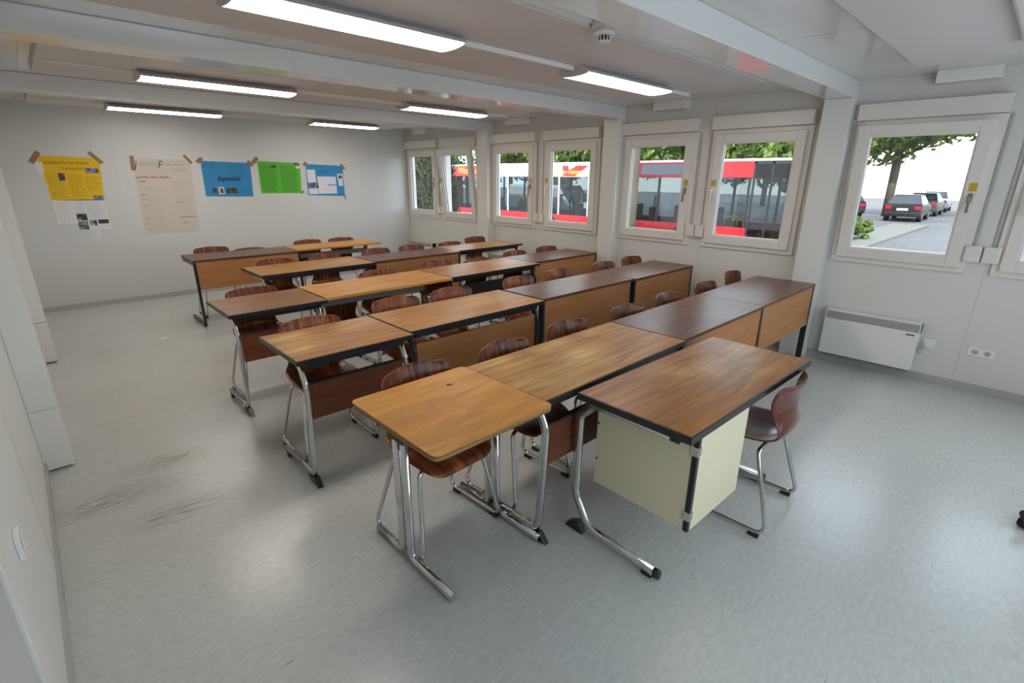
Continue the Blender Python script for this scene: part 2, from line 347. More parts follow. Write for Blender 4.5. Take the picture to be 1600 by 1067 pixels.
# ------------------------------------------------------------------ windows
def window(n, yh, k, j):
    W0, W1 = yh-.94, yh
    e = bpy.data.objects.new('window_%d' % n, None); COL.objects.link(e); e['kind'] = 'structure'; e.location = (XR, (W0+W1)/2, .945)
    ox, oy, oz = e.location
    def ring(bm, x0, x1, a0, a1, c0, c1, t, bev=.003):
        box(bm, x0-ox, x1-ox, a0-oy, a0+t-oy, c0-oz, c1-oz, bev); box(bm, x0-ox, x1-ox, a1-t-oy, a1-oy, c0-oz, c1-oz, bev)
        box(bm, x0-ox, x1-ox, a0+t-oy, a1-t-oy, c0-oz, c0+t-oz, bev); box(bm, x0-ox, x1-ox, a0+t-oy, a1-t-oy, c1-t-oz, c1-oz, bev)
    bm = B(); ring(bm, XR-.022, XR+.001, W0, W1, .945, 2.115, .055); ring(bm, XR-.001, XR+.1, W0+.05, W1-.05, 1.0, 2.07, .016, 0)
    mesh('window_frame', bm, 'pvc', e)
    bm = B(); box(bm, -.075, 0, W0+.0-oy, W1-oy, 2.118-oz, 2.245-oz, .006); mesh('shutter_box', bm, 'pvc', e)
    bm = B(); box(bm, .1, .16, W0+.03-oy, W1-.03-oy, .99-oz, 1.012-oz); mesh('outer_sill', bm, 'pvcw', e)
    # sash with its pane: hinged low when tilted
    tilt = {1: math.radians(6.5), 6: math.radians(5.0)}.get(n-1, 0)
    sx = XR-.028; hz = 1.0
    s = B(); s0, s1 = W0+.045, W1-.045
    def sring(bm, x0, x1, a0, a1, c0, c1, t, bev=.004):
        box(bm, x0, x1, a0, a0+t, c0, c1, bev); box(bm, x0, x1, a1-t, a1, c0, c1, bev)
        box(bm, x0, x1, a0+t, a1-t, c0, c0+t, bev); box(bm, x0, x1, a0+t, a1-t, c1-t, c1, bev)
    h = .5*(s1-s0)
    sring(s, -.02, .05, -h, h, 0, 1.085, .082)
    sring(s, -.012, .04, -h+.08, h-.08, .08, 1.005, .014, .002)
    sash = mesh('sash', s, 'pvc', e, loc=(sx-ox, 0, hz-.01-oz)); sash.rotation_euler = (0, -tilt, 0)
    g = B(); box(g, .012, .018, -h+.092, h-.092, .092, .993); mesh('pane', g, 'glass', sash)
    g = B(); sring(g, .008, .022, -h+.09, h-.09, .09, .995, .005, 0); mesh('gasket', g, 'black', sash)
    hy = (-h+.035) if j == 0 else (h-.035)
    g = B(); box(g, -.028, -.02, hy-.014, hy+.014, .50, .57, .003); tube(g, fillet([(-.02, hy, .545), (-.06, hy, .545), (-.06, hy, .42)], .015), .009, 8)
    if tilt: 
        g.free(); g = B(); box(g, -.028, -.02, hy-.014, hy+.014, .50, .57, .003); tube(g, fillet([(-.02, hy, .545), (-.06, hy, .545), (-.06, hy, .43)], .015), .009, 8)
    mesh('handle', g, 'pvcw' if j else 'steel', sash)
    g = B(); box(g, -.0215, -.0198, hy-.025, hy+.025, .585, .645); mesh('sticker', g, flat('sticker_yellow', (.55, .36, .03)), sash)
for n, (yh, k, j) in enumerate(WIN): window(n+1, yh, k, j)
bays = ['far corner bay', 'third bay from the camera', 'middle bay beside the front desks', 'nearest bay over the heater with the cable']
for k, bs in enumerate(BASES):
    gy = bs-1.015
    for q, (dy, side) in enumerate(((.055, 'left'), (-.055, 'right'))):
        bay = ['in the far corner', 'in the second bay from the back wall', 'between the windows showing the bus front', 'between the two nearest windows'][k]
        t = thing('shutter_belt_winder', 'white belt winder %s, %s of the pair' % (bay, side), 'belt winder', (XR, gy+dy, 1.04), 0, 'belt winders between windows')
        bm = B(); box(bm, -.045, 0, -.05, .05, 0, .125, .008); mesh('housing', bm, 'pvc', t)
        bm = B(); box(bm, -.012, -.0095, -.008, .008, .125, 1.07); mesh('belt', bm, flat('belt_grey', (.45, .42, .40)), t)
# ventilation boxes under the ceiling
for i, (yc) in enumerate((.64, 3.05, 5.42, 7.78)):
    t = thing('vent_box', ['white ventilation box above the nearest full window', 'white ventilation box above the windows beside the near lamp',
              'white ventilation box high on the window wall by the middle lamp', 'white ventilation box high in the far corner'][i], 'vent box', (XR, yc, 2.345), 0, 'vent boxes under the ceiling')
    bm = B(); prism(bm, [(-.13, .012), (-.12, 0), (0, 0), (0, .084), (-.13, .084)], 'y', -.185, .185, .004); mesh('housing', bm, 'pvcw', t)
    bm = B()
    for q in range(5): box(bm, -.12+q*.022, -.11+q*.022, -.16, .16, -.0015, .0005)
    mesh('slot', bm, 'seam', t)

# ------------------------------------------------------------------ ceiling lamps, raceways, detector
LAMPS = [(1.36, 2.52, 'long fluorescent ceiling lamp nearest the camera, cut by the top edge'), (3.56, 2.52, 'fluorescent ceiling lamp near the windows in the nearest lamp row'),
         (1.40, 4.94, 'fluorescent ceiling lamp left in the middle lamp row'), (3.66, 4.94, 'fluorescent ceiling lamp right in the middle lamp row'),
         (1.45, 7.33, 'fluorescent ceiling lamp left in the farthest lamp row'), (3.62, 7.33, 'fluorescent ceiling lamp right in the farthest lamp row'),
         (3.60, .17, 'unlit fluorescent ceiling lamp at the top right corner of the photo')]
LH = [.575, .57, .575, .54, .56, .50, .575, .575]
for (lx, ly, lab), hl in zip(LAMPS, LH):
    t = thing('fluorescent_lamp', lab, 'ceiling lamp', (lx, ly, 2.325), 0, 'fluorescent ceiling lamps')
    bm = B(); prism(bm, [(-.128, .012), (.128, .012), (.118, .030), (.07, .0598), (-.07, .0598), (-.118, .030)], 'x', -hl+.006, hl-.006); mesh('housing', bm, 'lampbody', t)
    bm = B(); pr = [(.124*math.cos(math.pi+math.pi*i/10), .012-.016*math.sin(math.pi*i/10)) for i in range(11)]
    prism(bm, pr, 'x', -hl+.012, hl-.012); mesh('diffuser', bm, 'lamp' if ly > 1 else 'pvcw', t)
    for s_ in (-1, 1):
        bm = B(); pr2 = [(.131*math.cos(math.pi+math.pi*i/10), .014-.019*math.sin(math.pi*i/10)) for i in range(11)]+[(.12, .032), (.07, .0598), (-.07, .0598), (-.12, .032)]
        prism(bm, pr2, 'x', s_*hl-s_*.010, s_*hl); mesh('end_cap', bm, 'lampbody', t)
def race(lab, x0, x1, y, z0=2.357, z1=2.3848, w_=.022):
    bm = B(); box(bm, x0, x1, y-w_/2, y+w_/2, z0, z1, .002); o = mesh('cable_raceway', bm, 'pvcw'); tag(o, lab, 'cable raceway', 'white cable raceways on the ceiling')
race('white cable raceway joining the two nearest ceiling lamps', 1.94, 2.985, 2.52)
race('short white cable raceway from the near right lamp to the window wall', 4.135, 4.62, 2.52)
race('white cable raceway joining the two middle ceiling lamps', 1.98, 3.115, 4.94)
race('short white cable raceway right of the middle right lamp', 4.205, 4.62, 4.94)
race('thin cable raceway left of the middle left lamp', .28, .82, 4.94, 2.372, 2.3848, .012)
race('white cable raceway joining the two farthest ceiling lamps', 2.015, 3.115, 7.33)
race('thin cable raceway left of the farthest left lamp', .28, .885, 7.33, 2.372, 2.3848, .012)
race('white raceway along the ceiling board edge up to the smoke detector', .3, 2.28, 1.835, 2.39, 2.4295, .04)
race('white raceway along the ceiling board edge right of the smoke detector', 2.46, 4.6, 1.84, 2.395, 2.4295, .025)
t = thing('smoke_detector', 'round white smoke detector with dark slots on the ceiling', 'smoke detector', (2.37, 1.80, 2.43))
bm = B(); box(bm, -.05, .05, -.05, .05, -.06, -.0005, .006); mesh('mounting_box', bm, 'pvcw', t)
bm = B(); cyl(bm, (0, 0, -.06), (0, 0, -.085), .058, 28, .052); mesh('base', bm, 'pvcw', t)
bm = B(); cyl(bm, (0, 0, -.085), (0, 0, -.108), .028, 20); mesh('sensor_grille', bm, 'black', t)
bm = B(); cyl(bm, (0, 0, -.108), (0, 0, -.114), .034, 20, .030)
for q in range(10):
    a_ = q*math.pi/5; box(bm, .029*math.cos(a_)-.002, .029*math.cos(a_)+.002, .029*math.sin(a_)-.002, .029*math.sin(a_)+.002, -.11, -.084)
mesh('cap', bm, 'pvcw', t)

# ------------------------------------------------------------------ heaters, sockets, switch
for k, bs in enumerate(BASES):
    lab = ['white convector heater in the far right corner', 'white convector heater behind the fourth row by the windows', 'white convector heater behind the second row by the windows',
           'white convector heater with cable under the nearest window'][k]
    t = thing('convector_heater', lab, 'heater', (XR, bs-.43, .09), 0, 'convector heaters along the window wall')
    h = .355
    bm = B(); box(bm, -.105, -.015, -h, h, 0, .338, .006); box(bm, -.085, -.015, -h, h, .338, .41); box(bm, -.105, -.015, -h, -h+.008, .33, .41); box(bm, -.105, -.015, h-.008, h, .33, .41)
    box(bm, -.105, -.015, -h, h, .405, .415, .002); mesh('body', bm, 'pvcw', t)
    bm = B()
    for q in range(8): box(bm, -.104, -.098, -h+.008, h-.008, .343+q*.0078, .3465+q*.0078)
    mesh('grille', bm, flat('grille_grey', (.5, .49, .47)), t)
    bm = B(); box(bm, -.1062, -.1048, -h+.03, -h+.09, .306, .316); mesh('badge', bm, 'dark', t)
    bm = B(); box(bm, -.015, 0, -h+.1, -h+.13, .05, .3); box(bm, -.015, 0, h-.13, h-.1, .05, .3); mesh('wall_bracket', bm, 'steel', t)
    bm = B(); box(bm, -.1, -.02, -h+.004, h-.004, -.004, .0); mesh('air_inlet', bm, 'dark', t)
t = thing('wall_socket', 'white single wall socket with heater plug in it', 'socket', (XR, .45, .33))
bm = B(); box(bm, -.014, 0, -.042, .042, -.042, .042, .005); mesh('cover_plate', bm, 'pvcw', t)
t2 = thing('heater_plug', 'white plug and coiled cable hanging beside the nearest heater', 'plug', (XR-.014, .45, .33))
bm = B(); box(bm, -.035, -.0005, -.019, .019, -.022, .02, .006); mesh('plug', bm, 'pvcw', t2)
bm = B(); pts = [(-.02, .012, -.02)]+[(-.02+.012*math.sin(q*.9), .045+.022*math.cos(q*1.25), -.035-.006*q) for q in range(11)]+[(-.02, .058, -.03), (-.03, .075, -.08)]
tube(bm, fillet(pts, .01, 3), .0035, 6); mesh('cable', bm, flat('cable_cream', (.52, .51, .4)), t2)
t = thing('double_socket', 'white double wall socket on the wall at the right edge', 'socket', (XR, .117, .333))
bm = B(); box(bm, -.01, 0, -.083, .083, -.036, .036, .004); mesh('cover_plate', bm, 'pvcw', t)
for s_ in (-1, 1):
    bm = B(); cyl(bm, (-.0104, s_*.038, 0), (-.009, s_*.038, 0), .021, 24); mesh('socket_insert', bm, flat('socket_grey', (.42, .42, .4)), t)
    bm = B(); cyl(bm, (-.0112, s_*.038-.009, 0), (-.009, s_*.038-.009, 0), .003, 8); cyl(bm, (-.0112, s_*.038+.009, 0), (-.009, s_*.038+.009, 0), .003, 8); mesh('pin_hole', bm, 'black', t)
t = thing('light_switch', 'small white switch box on the left wall near the camera', 'switch', (XL, 1.86, .62))
bm = B(); box(bm, 0, .014, -.035, .035, -.04, .04, .003); mesh('housing', bm, 'pvcw', t)
bm = B(); box(bm, .014, .018, -.026, .026, -.028, .028, .003); mesh('rocker', bm, 'pvcw', t)

# ------------------------------------------------------------------ desks
def rim(bm, hx, hy, z0, z1, t=.006, bev=.0015):
    box(bm, -hx-t, hx+t, -hy-t, -hy, z0, z1, bev); box(bm, -hx-t, hx+t, hy, hy+t, z0, z1, bev)
    box(bm, -hx-t, -hx, -hy, hy, z0, z1, bev); box(bm, hx, hx+t, -hy, hy, z0, z1, bev)
def desk(x0, x1, yf, yb, name, label, top, kind, panel=None, edge=True, group=None, pz=None):
    """kind: 'c' chrome C-frame, 'bc' black C-frame, 'flat' black flat-bar frame, 'twin' paired tube T-legs"""
    cx, cy = (x0+x1)/2, (yf+yb)/2; hx, hy = (x1-x0)/2-.002, (yb-yf)/2
    t = thing(name, label, 'desk', (cx, cy, 0), 0, group)
    e = .006 if edge else 0
    bm = B(); box(bm, -hx+(e if x0 != 1.415 else .001), hx-e, -hy+e, hy-e, .758 if x0 == 1.415 else .738, .76, .0005 if x0 == 1.415 else .0015)
    if x0 == 1.415: box(bm, -hx+e, hx-e, -hy+e, hy-e, .738, .758)
    mesh('tabletop', bm, top, t)
    if edge:
        bm = B(); rim(bm, hx-e, hy-e, .733, .7585 if x0 != 1.415 else .757, e); mesh('edge_band', bm, 'black', t)
    if kind in ('c', 'bc'):
        fm = 'chrome' if kind == 'c' else 'blackm'
        for s_ in (-1, 1):
            xx = s_*(hx-.045)
            bm = B()
            tube(bm, fillet([(xx, hy-.06, .715), (xx, -hy+.10, .715), (xx, -hy+.035, .60), (xx, -hy+.065, .055), (xx, hy-.07, .045)], [.07, .12, .05]), .014, 10, .021)
            mesh('leg_frame', bm, fm, t)
            bm = B(); prism(bm, [(-hy+.005, 0), (-hy+.10, 0), (-hy+.15, .03), (-hy+.05, .05)], 'x', xx-.015, xx+.015, .003); mesh('foot_cap', bm, 'black', t)
            bm = B(); box(bm, xx-.012, xx+.012, hy-.12, hy-.08, 0, .035, .003); mesh('glide', bm, 'black', t)
        bm = B(); box(bm, -hx+.055, hx-.055, -hy+.03, -hy+.05, .70, .735); mesh('front_rail', bm, 'blackm', t); bm = B(); box(bm, -hx+.055, hx-.055, hy-.16, hy-.14, .705, .735)
        mesh('apron_rail', bm, 'blackm', t)
    elif kind == 'flat':
        for s_ in (-1, 1):
            xx = s_*(hx-.012)
            bm = B(); box(bm, xx-.012, xx+.012, -hy+.004, -hy+.05, .03, .735, .002); box(bm, xx-.012, xx+.012, -hy+.05, hy-.04, .70, .735, .002)
            box(bm, xx-.012, xx+.012, -hy+.004, hy-.03, .012, .048, .002); mesh('leg_frame', bm, 'blackm', t)
            for yy in (-hy+.03, hy-.06):
                bm = B(); cyl(bm, (xx, yy, 0), (xx, yy, .013), .011, 12); mesh('glide', bm, 'black', t)
        bm = B(); box(bm, -hx+.03, hx-.03, hy-.11, hy-.09, .70, .736); mesh('apron_rail', bm, 'blackm', t)
    elif kind == 'twin':
        for s_ in (-1, 1):
            xx = s_*(hx-.075)
            for d_ in (-1, 1):
                bm = B(); y_ = .09+d_*.028
                tube(bm, fillet([(xx, y_, .737), (xx, y_, .023), (xx, .09+d_*(hy+.01 if d_ < 0 else hy-.08), .023)], .05), .0165, 10, .023); mesh('leg', bm, 'chrome', t)
            bm = B(); box(bm, xx-.02, xx+.02, .04, .14, .56, .60, .004); mesh('clamp', bm, 'dark', t)
        bm = B(); box(bm, -hx+.095, hx-.095, .075, .105, .60, .66, .003); mesh('cross_beam', bm, 'steel', t)
    if panel:
        if kind == 'flat': px, py, z0, z1 = hx-.026, -hy+.008, pz or .42, .734
        else: px, py, z0, z1 = hx-.066, -hy+.045, (pz or .40), .60 if kind == 'c' else .655
        if kind == 'bc': z0 = pz or .27; z1 = .655
        bm = B(); box(bm, -px, px, py, py+.018, z0, z1, .001); mesh('modesty_panel', bm, panel, t)
        if kind == 'c': 
            bm = B(); box(bm, -px, px, py-.003, py+.021, z1, z1+.012, .001); mesh('panel_rail', bm, 'black', t)
    # screws / book rack under the top
    if kind in ('c', 'bc'):
        bm = B()
        for q in range(3): tube(bm, [(-hx+.15, hy-.13-q*.09, .655), (hx-.15, hy-.13-q*.09, .655)], .004, 6)
        for x_ in (-hx+.15, hx-.15): tube(bm, fillet([(x_, -hy+.2, .7), (x_, -hy+.2, .655), (x_, hy-.1, .655), (x_, hy-.1, .7)], .02, 3), .004, 6)
        mesh('book_rack', bm, 'chrome' if kind == 'c' else 'blackm', t)
    return t
G = 'two-seat school desks'
desk(1.415, 2.62, 1.272, 1.81, 'school_desk', 'worn honey-brown desk with black edge in front row, right of the square plywood table', 'worn', 'c', 'panelred', True, G)
desk(2.622, 3.815, 1.29, 1.81, 'school_desk', 'dark-topped panelled desk in the front row, directly behind the teacher desk', 'darktop', 'flat', 'panel', False, G, .38)
desk(3.817, 5.01, 1.295, 1.81, 'school_desk', 'dark-topped panelled desk at the window end of the front row', 'darktop', 'flat', 'panel', False, G, .38)
desk(.832, 1.53, 2.435, 3.0, 'single_desk', 'small worn brown desk with red-brown panel at left end of second row', 'worns', 'c', 'panelred', True, 'one-seat desks at the left row ends')
desk(1.535, 2.735, 2.49, 3.02, 'school_desk', 'honey-brown desk with black frame, second in the second row', 'honey', 'bc', 'panel', True, G, .22)
desk(2.755, 3.985, 2.53, 2.985, 'school_desk', 'dark-topped panelled desk in the middle right of the second row', 'darktop', 'flat', 'panel', False, G, .33)
desk(3.987, 5.10, 2.51, 3.0, 'school_desk', 'dark-topped panelled desk at the window end of the second row', 'darktop', 'flat', 'panel', False, G, .33)
desk(.842, 1.53, 3.61, 4.18, 'single_desk', 'small brown desk with red-brown panel at left end of third row', 'browntop', 'c', 'panelred', True, 'one-seat desks at the left row ends')
desk(1.54, 2.75, 3.67, 4.23, 'school_desk', 'plywood-topped desk with grey cross beam, second in the third row', 'ply', 'twin', None, False, G)
desk(2.755, 3.965, 3.70, 4.27, 'school_desk', 'light brown desk with black frame and black panel in third row', 'honey', 'bc', 'black', True, G, .40)
desk(3.967, 5.11, 3.80, 4.29, 'school_desk', 'dark-topped panelled desk at the window end of the third row', 'darktop', 'flat', 'panel', False, G, .33)
desk(1.48, 2.665, 4.93, 5.53, 'school_desk', 'light brown black-edged desk at the left end of the fourth row', 'honey', 'c', None, True, G)
desk(2.672, 3.868, 4.98, 5.47, 'school_desk', 'dark-topped panelled desk in the middle of the fourth row', 'darktop', 'flat', 'panel', False, G, .33)
desk(3.872, 5.03, 5.05, 5.55, 'school_desk', 'light-topped desk with curved black legs at window end of fourth row', 'honey', 'bc', None, True, G)
desk(1.228, 2.40, 6.33, 6.90, 'school_desk', 'dark-topped desk with light panel in the last row by the posters', 'darktop', 'flat', 'panel', False, G, .43)
desk(2.405, 3.60, 6.45, 6.95, 'school_desk', 'plywood-topped desk with cross beam at right of the last row', 'ply', 'twin', None, False, G)
# square plywood table
t = thing('square_table', 'small square plywood table on chrome tube legs, nearest the camera', 'table', (1.116, 1.525, 0))
bm = B(); hx, hy = .298, .303
def rrect(hx, hy, r, n=5):
    out = []
    for (sx_, sy_, a0) in ((1, 1, 0), (-1, 1, 90), (-1, -1, 180), (1, -1, 270)):
        for i in range(n+1):
            a_ = math.radians(a0+90*i/n); out.append((sx_*(hx-r)+r*math.cos(a_), sy_*(hy-r)+r*math.sin(a_)))
    return out
prism(bm, rrect(hx, hy, .03), 'z', .756, .7605); mesh('tabletop', bm, 'ply', t)
bm = B(); prism(bm, rrect(hx-.001, hy-.001, .03), 'z', .737, .7558); mesh('plywood_edge', bm, 'plyedge', t)
for s_, xx in ((-1, -.18), (1, .335-.005)):
    for d_ in (-1, 1):
        bm = B(); y_ = .125+d_*.032; ye = -.215 if d_ < 0 else .38
        zt = .737
        tube(bm, fillet([(xx, y_, zt), (xx, y_, .022), (xx, ye, .022)], .045), .0165, 12, .022); mesh('leg', bm, 'chrome', t)
    bm = B(); box(bm, xx-.018, xx+.018, .075, .175, .60, .66, .006); mesh('clamp', bm, 'dark', t)
    bm = B(); tube(bm, fillet([(xx, .13, .60), (xx+.03, .10, .60), (xx+.04, .07, .58), (xx+.03, .05, .60)], .01, 4), .004, 6); mesh('bag_hook', bm, 'chrome', t)
bm = B(); box(bm, -.165, .30, .11, .14, .71, .735); mesh('apron_rail', bm, 'steel', t)
bm = B(); prism(bm, [(.09, .16), (.105, .145), (.125, .15), (.12, .165), (.1, .168)], 'z', .7606, .7609); mesh('ink_mark', bm, flat('ink', (.06, .06, .04)), t)
# teacher's desk
t = thing('teacher_desk', 'brown black-edged teacher desk with cream drawer cabinet, nearest the windows side', 'desk', (2.19, .955, 0))
t.rotation_euler = (0, 0, -.022)
hx, hy = .605, .262
bm = B(); box(bm, -hx, hx, -hy, hy, .737, .76, .0015); mesh('tabletop', bm, 'teach', t)
bm = B(); rim(bm, hx, hy, .728, .7585, .008); mesh('edge_band', bm, 'black', t)
for s_ in (-1, 1):
    xx = s_*.545
    bm = B(); tube(bm, fillet([(xx, -.16, .70), (xx, .22, .70), (xx, .30, .62), (xx, .31, .2), (xx, .22, .045), (xx, -.15, .035)], [.08, .06, .12, .12]), .0155, 12, .024); mesh('leg_frame', bm, 'chrome', t)
    bm = B(); prism(bm, [(.24, 0), (.345, 0), (.33, .03), (.27, .06)], 'x', xx-.018, xx+.018, .003); mesh('foot_cap', bm, 'black', t)
    bm = B(); box(bm, xx-.012, xx+.012, -.14, -.09, 0, .03, .003); mesh('glide', bm, 'black', t)
    bm = B(); tube(bm, [(xx, -.19, .70), (xx, -.155, .70)], .0165, 12, .025); tube(bm, [(xx, -.175, .035), (xx, -.148, .035)], .0165, 12, .025); mesh('end_plug', bm, 'black', t)
bm = B(); box(bm, -.535, .535, .2, .22, .70, .735); mesh('apron_rail', bm, 'blackm', t)
bm = B(); box(bm, -.515, -.09, -.232, .225, .29, .726, .002); mesh('drawer_cabinet', bm, 'cream', t)
cab = bpy.context.scene.objects['drawer_cabinet']
bm = B(); box(bm, -.500, -.085, -.256, -.2325, .292, .726, .002); mesh('door', bm, 'cream', cab)
bm = B(); box(bm, -.5175, -.498, -.2545, -.2335, .288, .728, .001); mesh('corner_strip', bm, 'black', cab)
for z_ in (.36, .655):
    bm = B(); box(bm, -.5205, -.495, -.2585, -.225, z_-.02, z_+.02, .002); mesh('hinge', bm, 'chrome', cab)
bm = B(); cyl(bm, (-.515, .215, .6), (-.517, .215, .6), .006, 8); cyl(bm, (-.515, .215, .42), (-.517, .215, .42), .006, 8); mesh('screw', bm, 'dark', cab)

# ------------------------------------------------------------------ chairs
def chair(loc, rz, label, shell='shell', group=None, hs=1.0):
    t = thing('school_chair', label, 'chair', loc, rz, group)
    # profile: (y, z, half width, bow)  faces -Y
    P_ = [(-.205, .418, .120, .0), (-.200, .437, .165, .0), (-.18, .447, .188, .0), (-.12, .450, .205, .010), (-.04, .446, .208, .016), (.04, .442, .203, .02), (.10, .444, .195, .022),
          (.145, .456, .186, .02), (.172, .482, .172, .016), (.184, .52, .160, .006), (.183, .57, .156, .0), (.174, .62, .162, .0), (.168, .67, .180, .0), (.172, .72, .198, .0), (.184, .765, .203, .0), (.193, .79, .192, .0), (.199, .803, .158, .0)]
    n = 12; bm = B(); grid = []
    P_ = [(y, z if z < .47 else .47+(z-.47)*hs, hw, bow*1.4) for (y, z, hw, bow) in P_]
    for i, (y, z, hw, bow) in enumerate(P_):
        row = []
        back = max(0, min(1, (z-.47)/.12)) if i > 6 else 0
        for k in range(n+1):
            u = -1+2*k/n; x = hw*u
            row.append(bm.verts.new((x, y-back*.055*u*u, z+bow*u*u)))
        grid.append(row)
    for a_, b_ in zip(grid, grid[1:]):
        for k in range(n):
            f = bm.faces.new((a_[k], a_[k+1], b_[k+1], b_[k])); f.smooth = True
    bmesh.ops.recalc_face_normals(bm, faces=bm.faces[:])
    bmesh.ops.solidify(bm, geom=bm.faces[:], thickness=.011)
    for f in bm.faces: f.smooth = True
    o = mesh('seat_shell', bm, shell, t)
    sub = o.modifiers.new('s', 'SUBSURF'); sub.levels = 1; sub.render_levels = 1
    for s_ in (-1, 1):
        bm = B()
        tube(bm, fillet([(s_*.05, -.10, .422), (s_*.175, -.10, .422), (s_*.235, -.185, .026), (s_*.235, .205, .026), (s_*.175, .09, .418), (s_*.05, .09, .418)], [.03, .04, .04, .03], 5), .0105, 10)
        mesh('sled_leg', bm, 'chrome', t)
        for y_ in (-.14, .15):
            bm = B(); box(bm, s_*.235-.012, s_*.235+.012, y_-.025, y_+.025, 0, .022, .003); mesh('glide', bm, 'black', t)
    bm = B(); box(bm, -.06, .06, -.115, .105, .424, .432, .002); mesh('seat_bracket', bm, 'blackm', t)
    return t
def dup(root, loc, rz, label, group=None):
    r = root.copy(); COL.objects.link(r); r.location = loc; r.rotation_euler = (0, 0, rz); r['label'] = label
    if group: r['group'] = group
    for ch in list(root.children):
        c_ = ch.copy(); COL.objects.link(c_); c_.parent = r
    return r
GC = 'moulded wood school chairs'
rowchairs = [
 (1.18, 1.74, .04, 'marbled brown moulded chair pushed under the square plywood table'),
 (1.72, 1.72, .05, 'marbled brown moulded chair behind left half of the worn front-row desk'),
 (2.28, 1.76, .0, 'marbled brown moulded chair behind right half of the worn front-row desk'),
 (2.90, 1.74, -.05, 'marbled brown moulded chair in the front row, fourth from the window wall'),
 (3.46, 1.74, .0, 'marbled brown moulded chair in the front row, third from the window wall'),
 (4.11, 1.76, .0, 'marbled brown moulded chair in the front row, second from the window wall'),
 (4.80, 1.82, .06, 'marbled brown moulded chair at the window end of the front row'),
 (1.15, 2.895, .0, 'moulded brown chair under the small worn desk at left of second row'),
 (1.83, 3.02, -.05, 'moulded brown chair left of two behind the honey desk in second row'),
 (2.33, 3.02, -.08, 'moulded reddish chair right of two behind the honey desk in second row'),
 (3.07, 3.0, .0, 'glossy moulded chair behind the second row, left of the middle dark desk'),
 (3.63, 3.02, .0, 'glossy moulded chair behind the second row, right half of the middle dark desk'),
 (4.33, 3.0, .0, 'moulded chair second from the window wall in the second row'),
 (4.88, 3.02, .0, 'moulded chair nearest the window wall in the second row'),
 (1.18, 4.085, .0, 'moulded brown chair behind the small desk at left of third row'),
 (2.30, 4.12, .03, 'moulded chair behind the plywood-topped third-row desk, shiny left edge'),
 (3.07, 4.24, .0, 'moulded chair behind the black-panelled third-row desk, left one'),
 (3.54, 4.15, .0, 'moulded chair behind the black-panelled third-row desk, only a bluish rim showing'),
 (4.20, 4.22, .0, 'moulded chair left of two behind the dark third-row desk by the windows'),
 (4.81, 4.26, .0, 'moulded chair nearest the window wall in the third row'),
 (1.84, 5.45, .0, 'moulded chair left of two behind the fourth-row light brown desk'),
 (2.40, 5.49, .0, 'moulded chair right of two behind the fourth-row light brown desk'),
 (3.05, 5.50, .0, 'moulded chair left of two behind the dark fourth-row desk'),
 (3.56, 5.49, .0, 'moulded chair right of two behind the dark fourth-row desk'),
 (4.14, 5.44, .0, 'moulded chair left of two behind the fourth-row desk with black legs'),
 (4.80, 5.70, .0, 'moulded chair nearest the window wall in the fourth row'),
 (1.59, 6.93, .0, 'moulded chair at far left of the last row before the posters'),
 (1.98, 6.76, .0, 'moulded chair with only its thin dark rim above the last-row dark desk'),
 (2.78, 6.90, .0, 'moulded chair left of two behind the plywood-topped last-row desk'),
 (3.25, 6.86, .0, 'moulded chair right of two behind the plywood-topped last-row desk')]
c0 = chair((rowchairs[0][0], rowchairs[0][1], 0), rowchairs[0][2], rowchairs[0][3], group=GC)
for (x, y, rz, lab) in rowchairs[1:]:
    d = dup(c0, (x, y, 0), rz, lab, GC)
    if 'rim' in lab: d.scale = (1, 1, .965)
# one chair pushed forward through the third row desk: its seat shows in front
low = dup(c0, (1.86, 4.02, 0), .0, 'lower moulded chair wholly under the plywood third-row desk', GC); low.scale = (.9, .9, .87)
tch = chair((2.47, .79, 0), math.pi+.03, 'dark brown moulded chair at the teacher desk, seen from its side', 'shell_dark', None, .86)

# ------------------------------------------------------------------ posters on the back wall
PYW = YB
def quad(name, pts, mat, parent, lay):
    """thin sheet: pts (x,z) corners, lay = layer number off the wall"""
    bm = B(); y1 = PYW-.0005-lay*.0012; prism(bm, pts, 'y', y1-.001, y1); return mesh(name, bm, mat, parent)
def tape(parent, cx, cz, ang, l=.14, w_=.05):
    c_, s_ = math.cos(ang), math.sin(ang); p_ = []
    for (a_, b_) in ((-l/2, -w_/2), (l/2, -w_/2), (l/2, w_/2), (-l/2, w_/2)): p_.append((cx+a_*c_-b_*s_, cz+a_*s_+b_*c_))
    quad('tape_strip', p_, flat('packing_tape', (.30, .15, .06), .35), parent, 3)
def lines(name, parent, x0, x1, z0, z1, n, mat, lay, hh=.35, rag=.25):
    bm = B(); y1 = PYW-.0005-lay*.0012; st = (z1-z0)/n
    for i in range(n):
        z_ = z1-(i+.5)*st; xx = x0; end = x1-random.random()*rag*(x1-x0)
        while xx < end:
            l_ = random.uniform(.012, .045); zz = z_+random.uniform(-.1, .1)*st
            box(bm, xx, min(xx+l_, end), y1-.0006, y1, zz-st*hh*.3, zz+st*hh*.3); xx += l_+.009
    return mesh(name, bm, mat, parent)
def wtext(s, x, z, size, mat, parent, lay=2, shear=.3, sx=1.0, bold=0.0):
    mt = Matrix.Translation((x, PYW-.0005-lay*.0012-.0006, z)) @ Matrix.Rotation(math.pi/2, 4, 'X')
    return text('lettering', s, size, mat, parent, mt, 0.0, shear, bold, sx)
photo_n = [0]
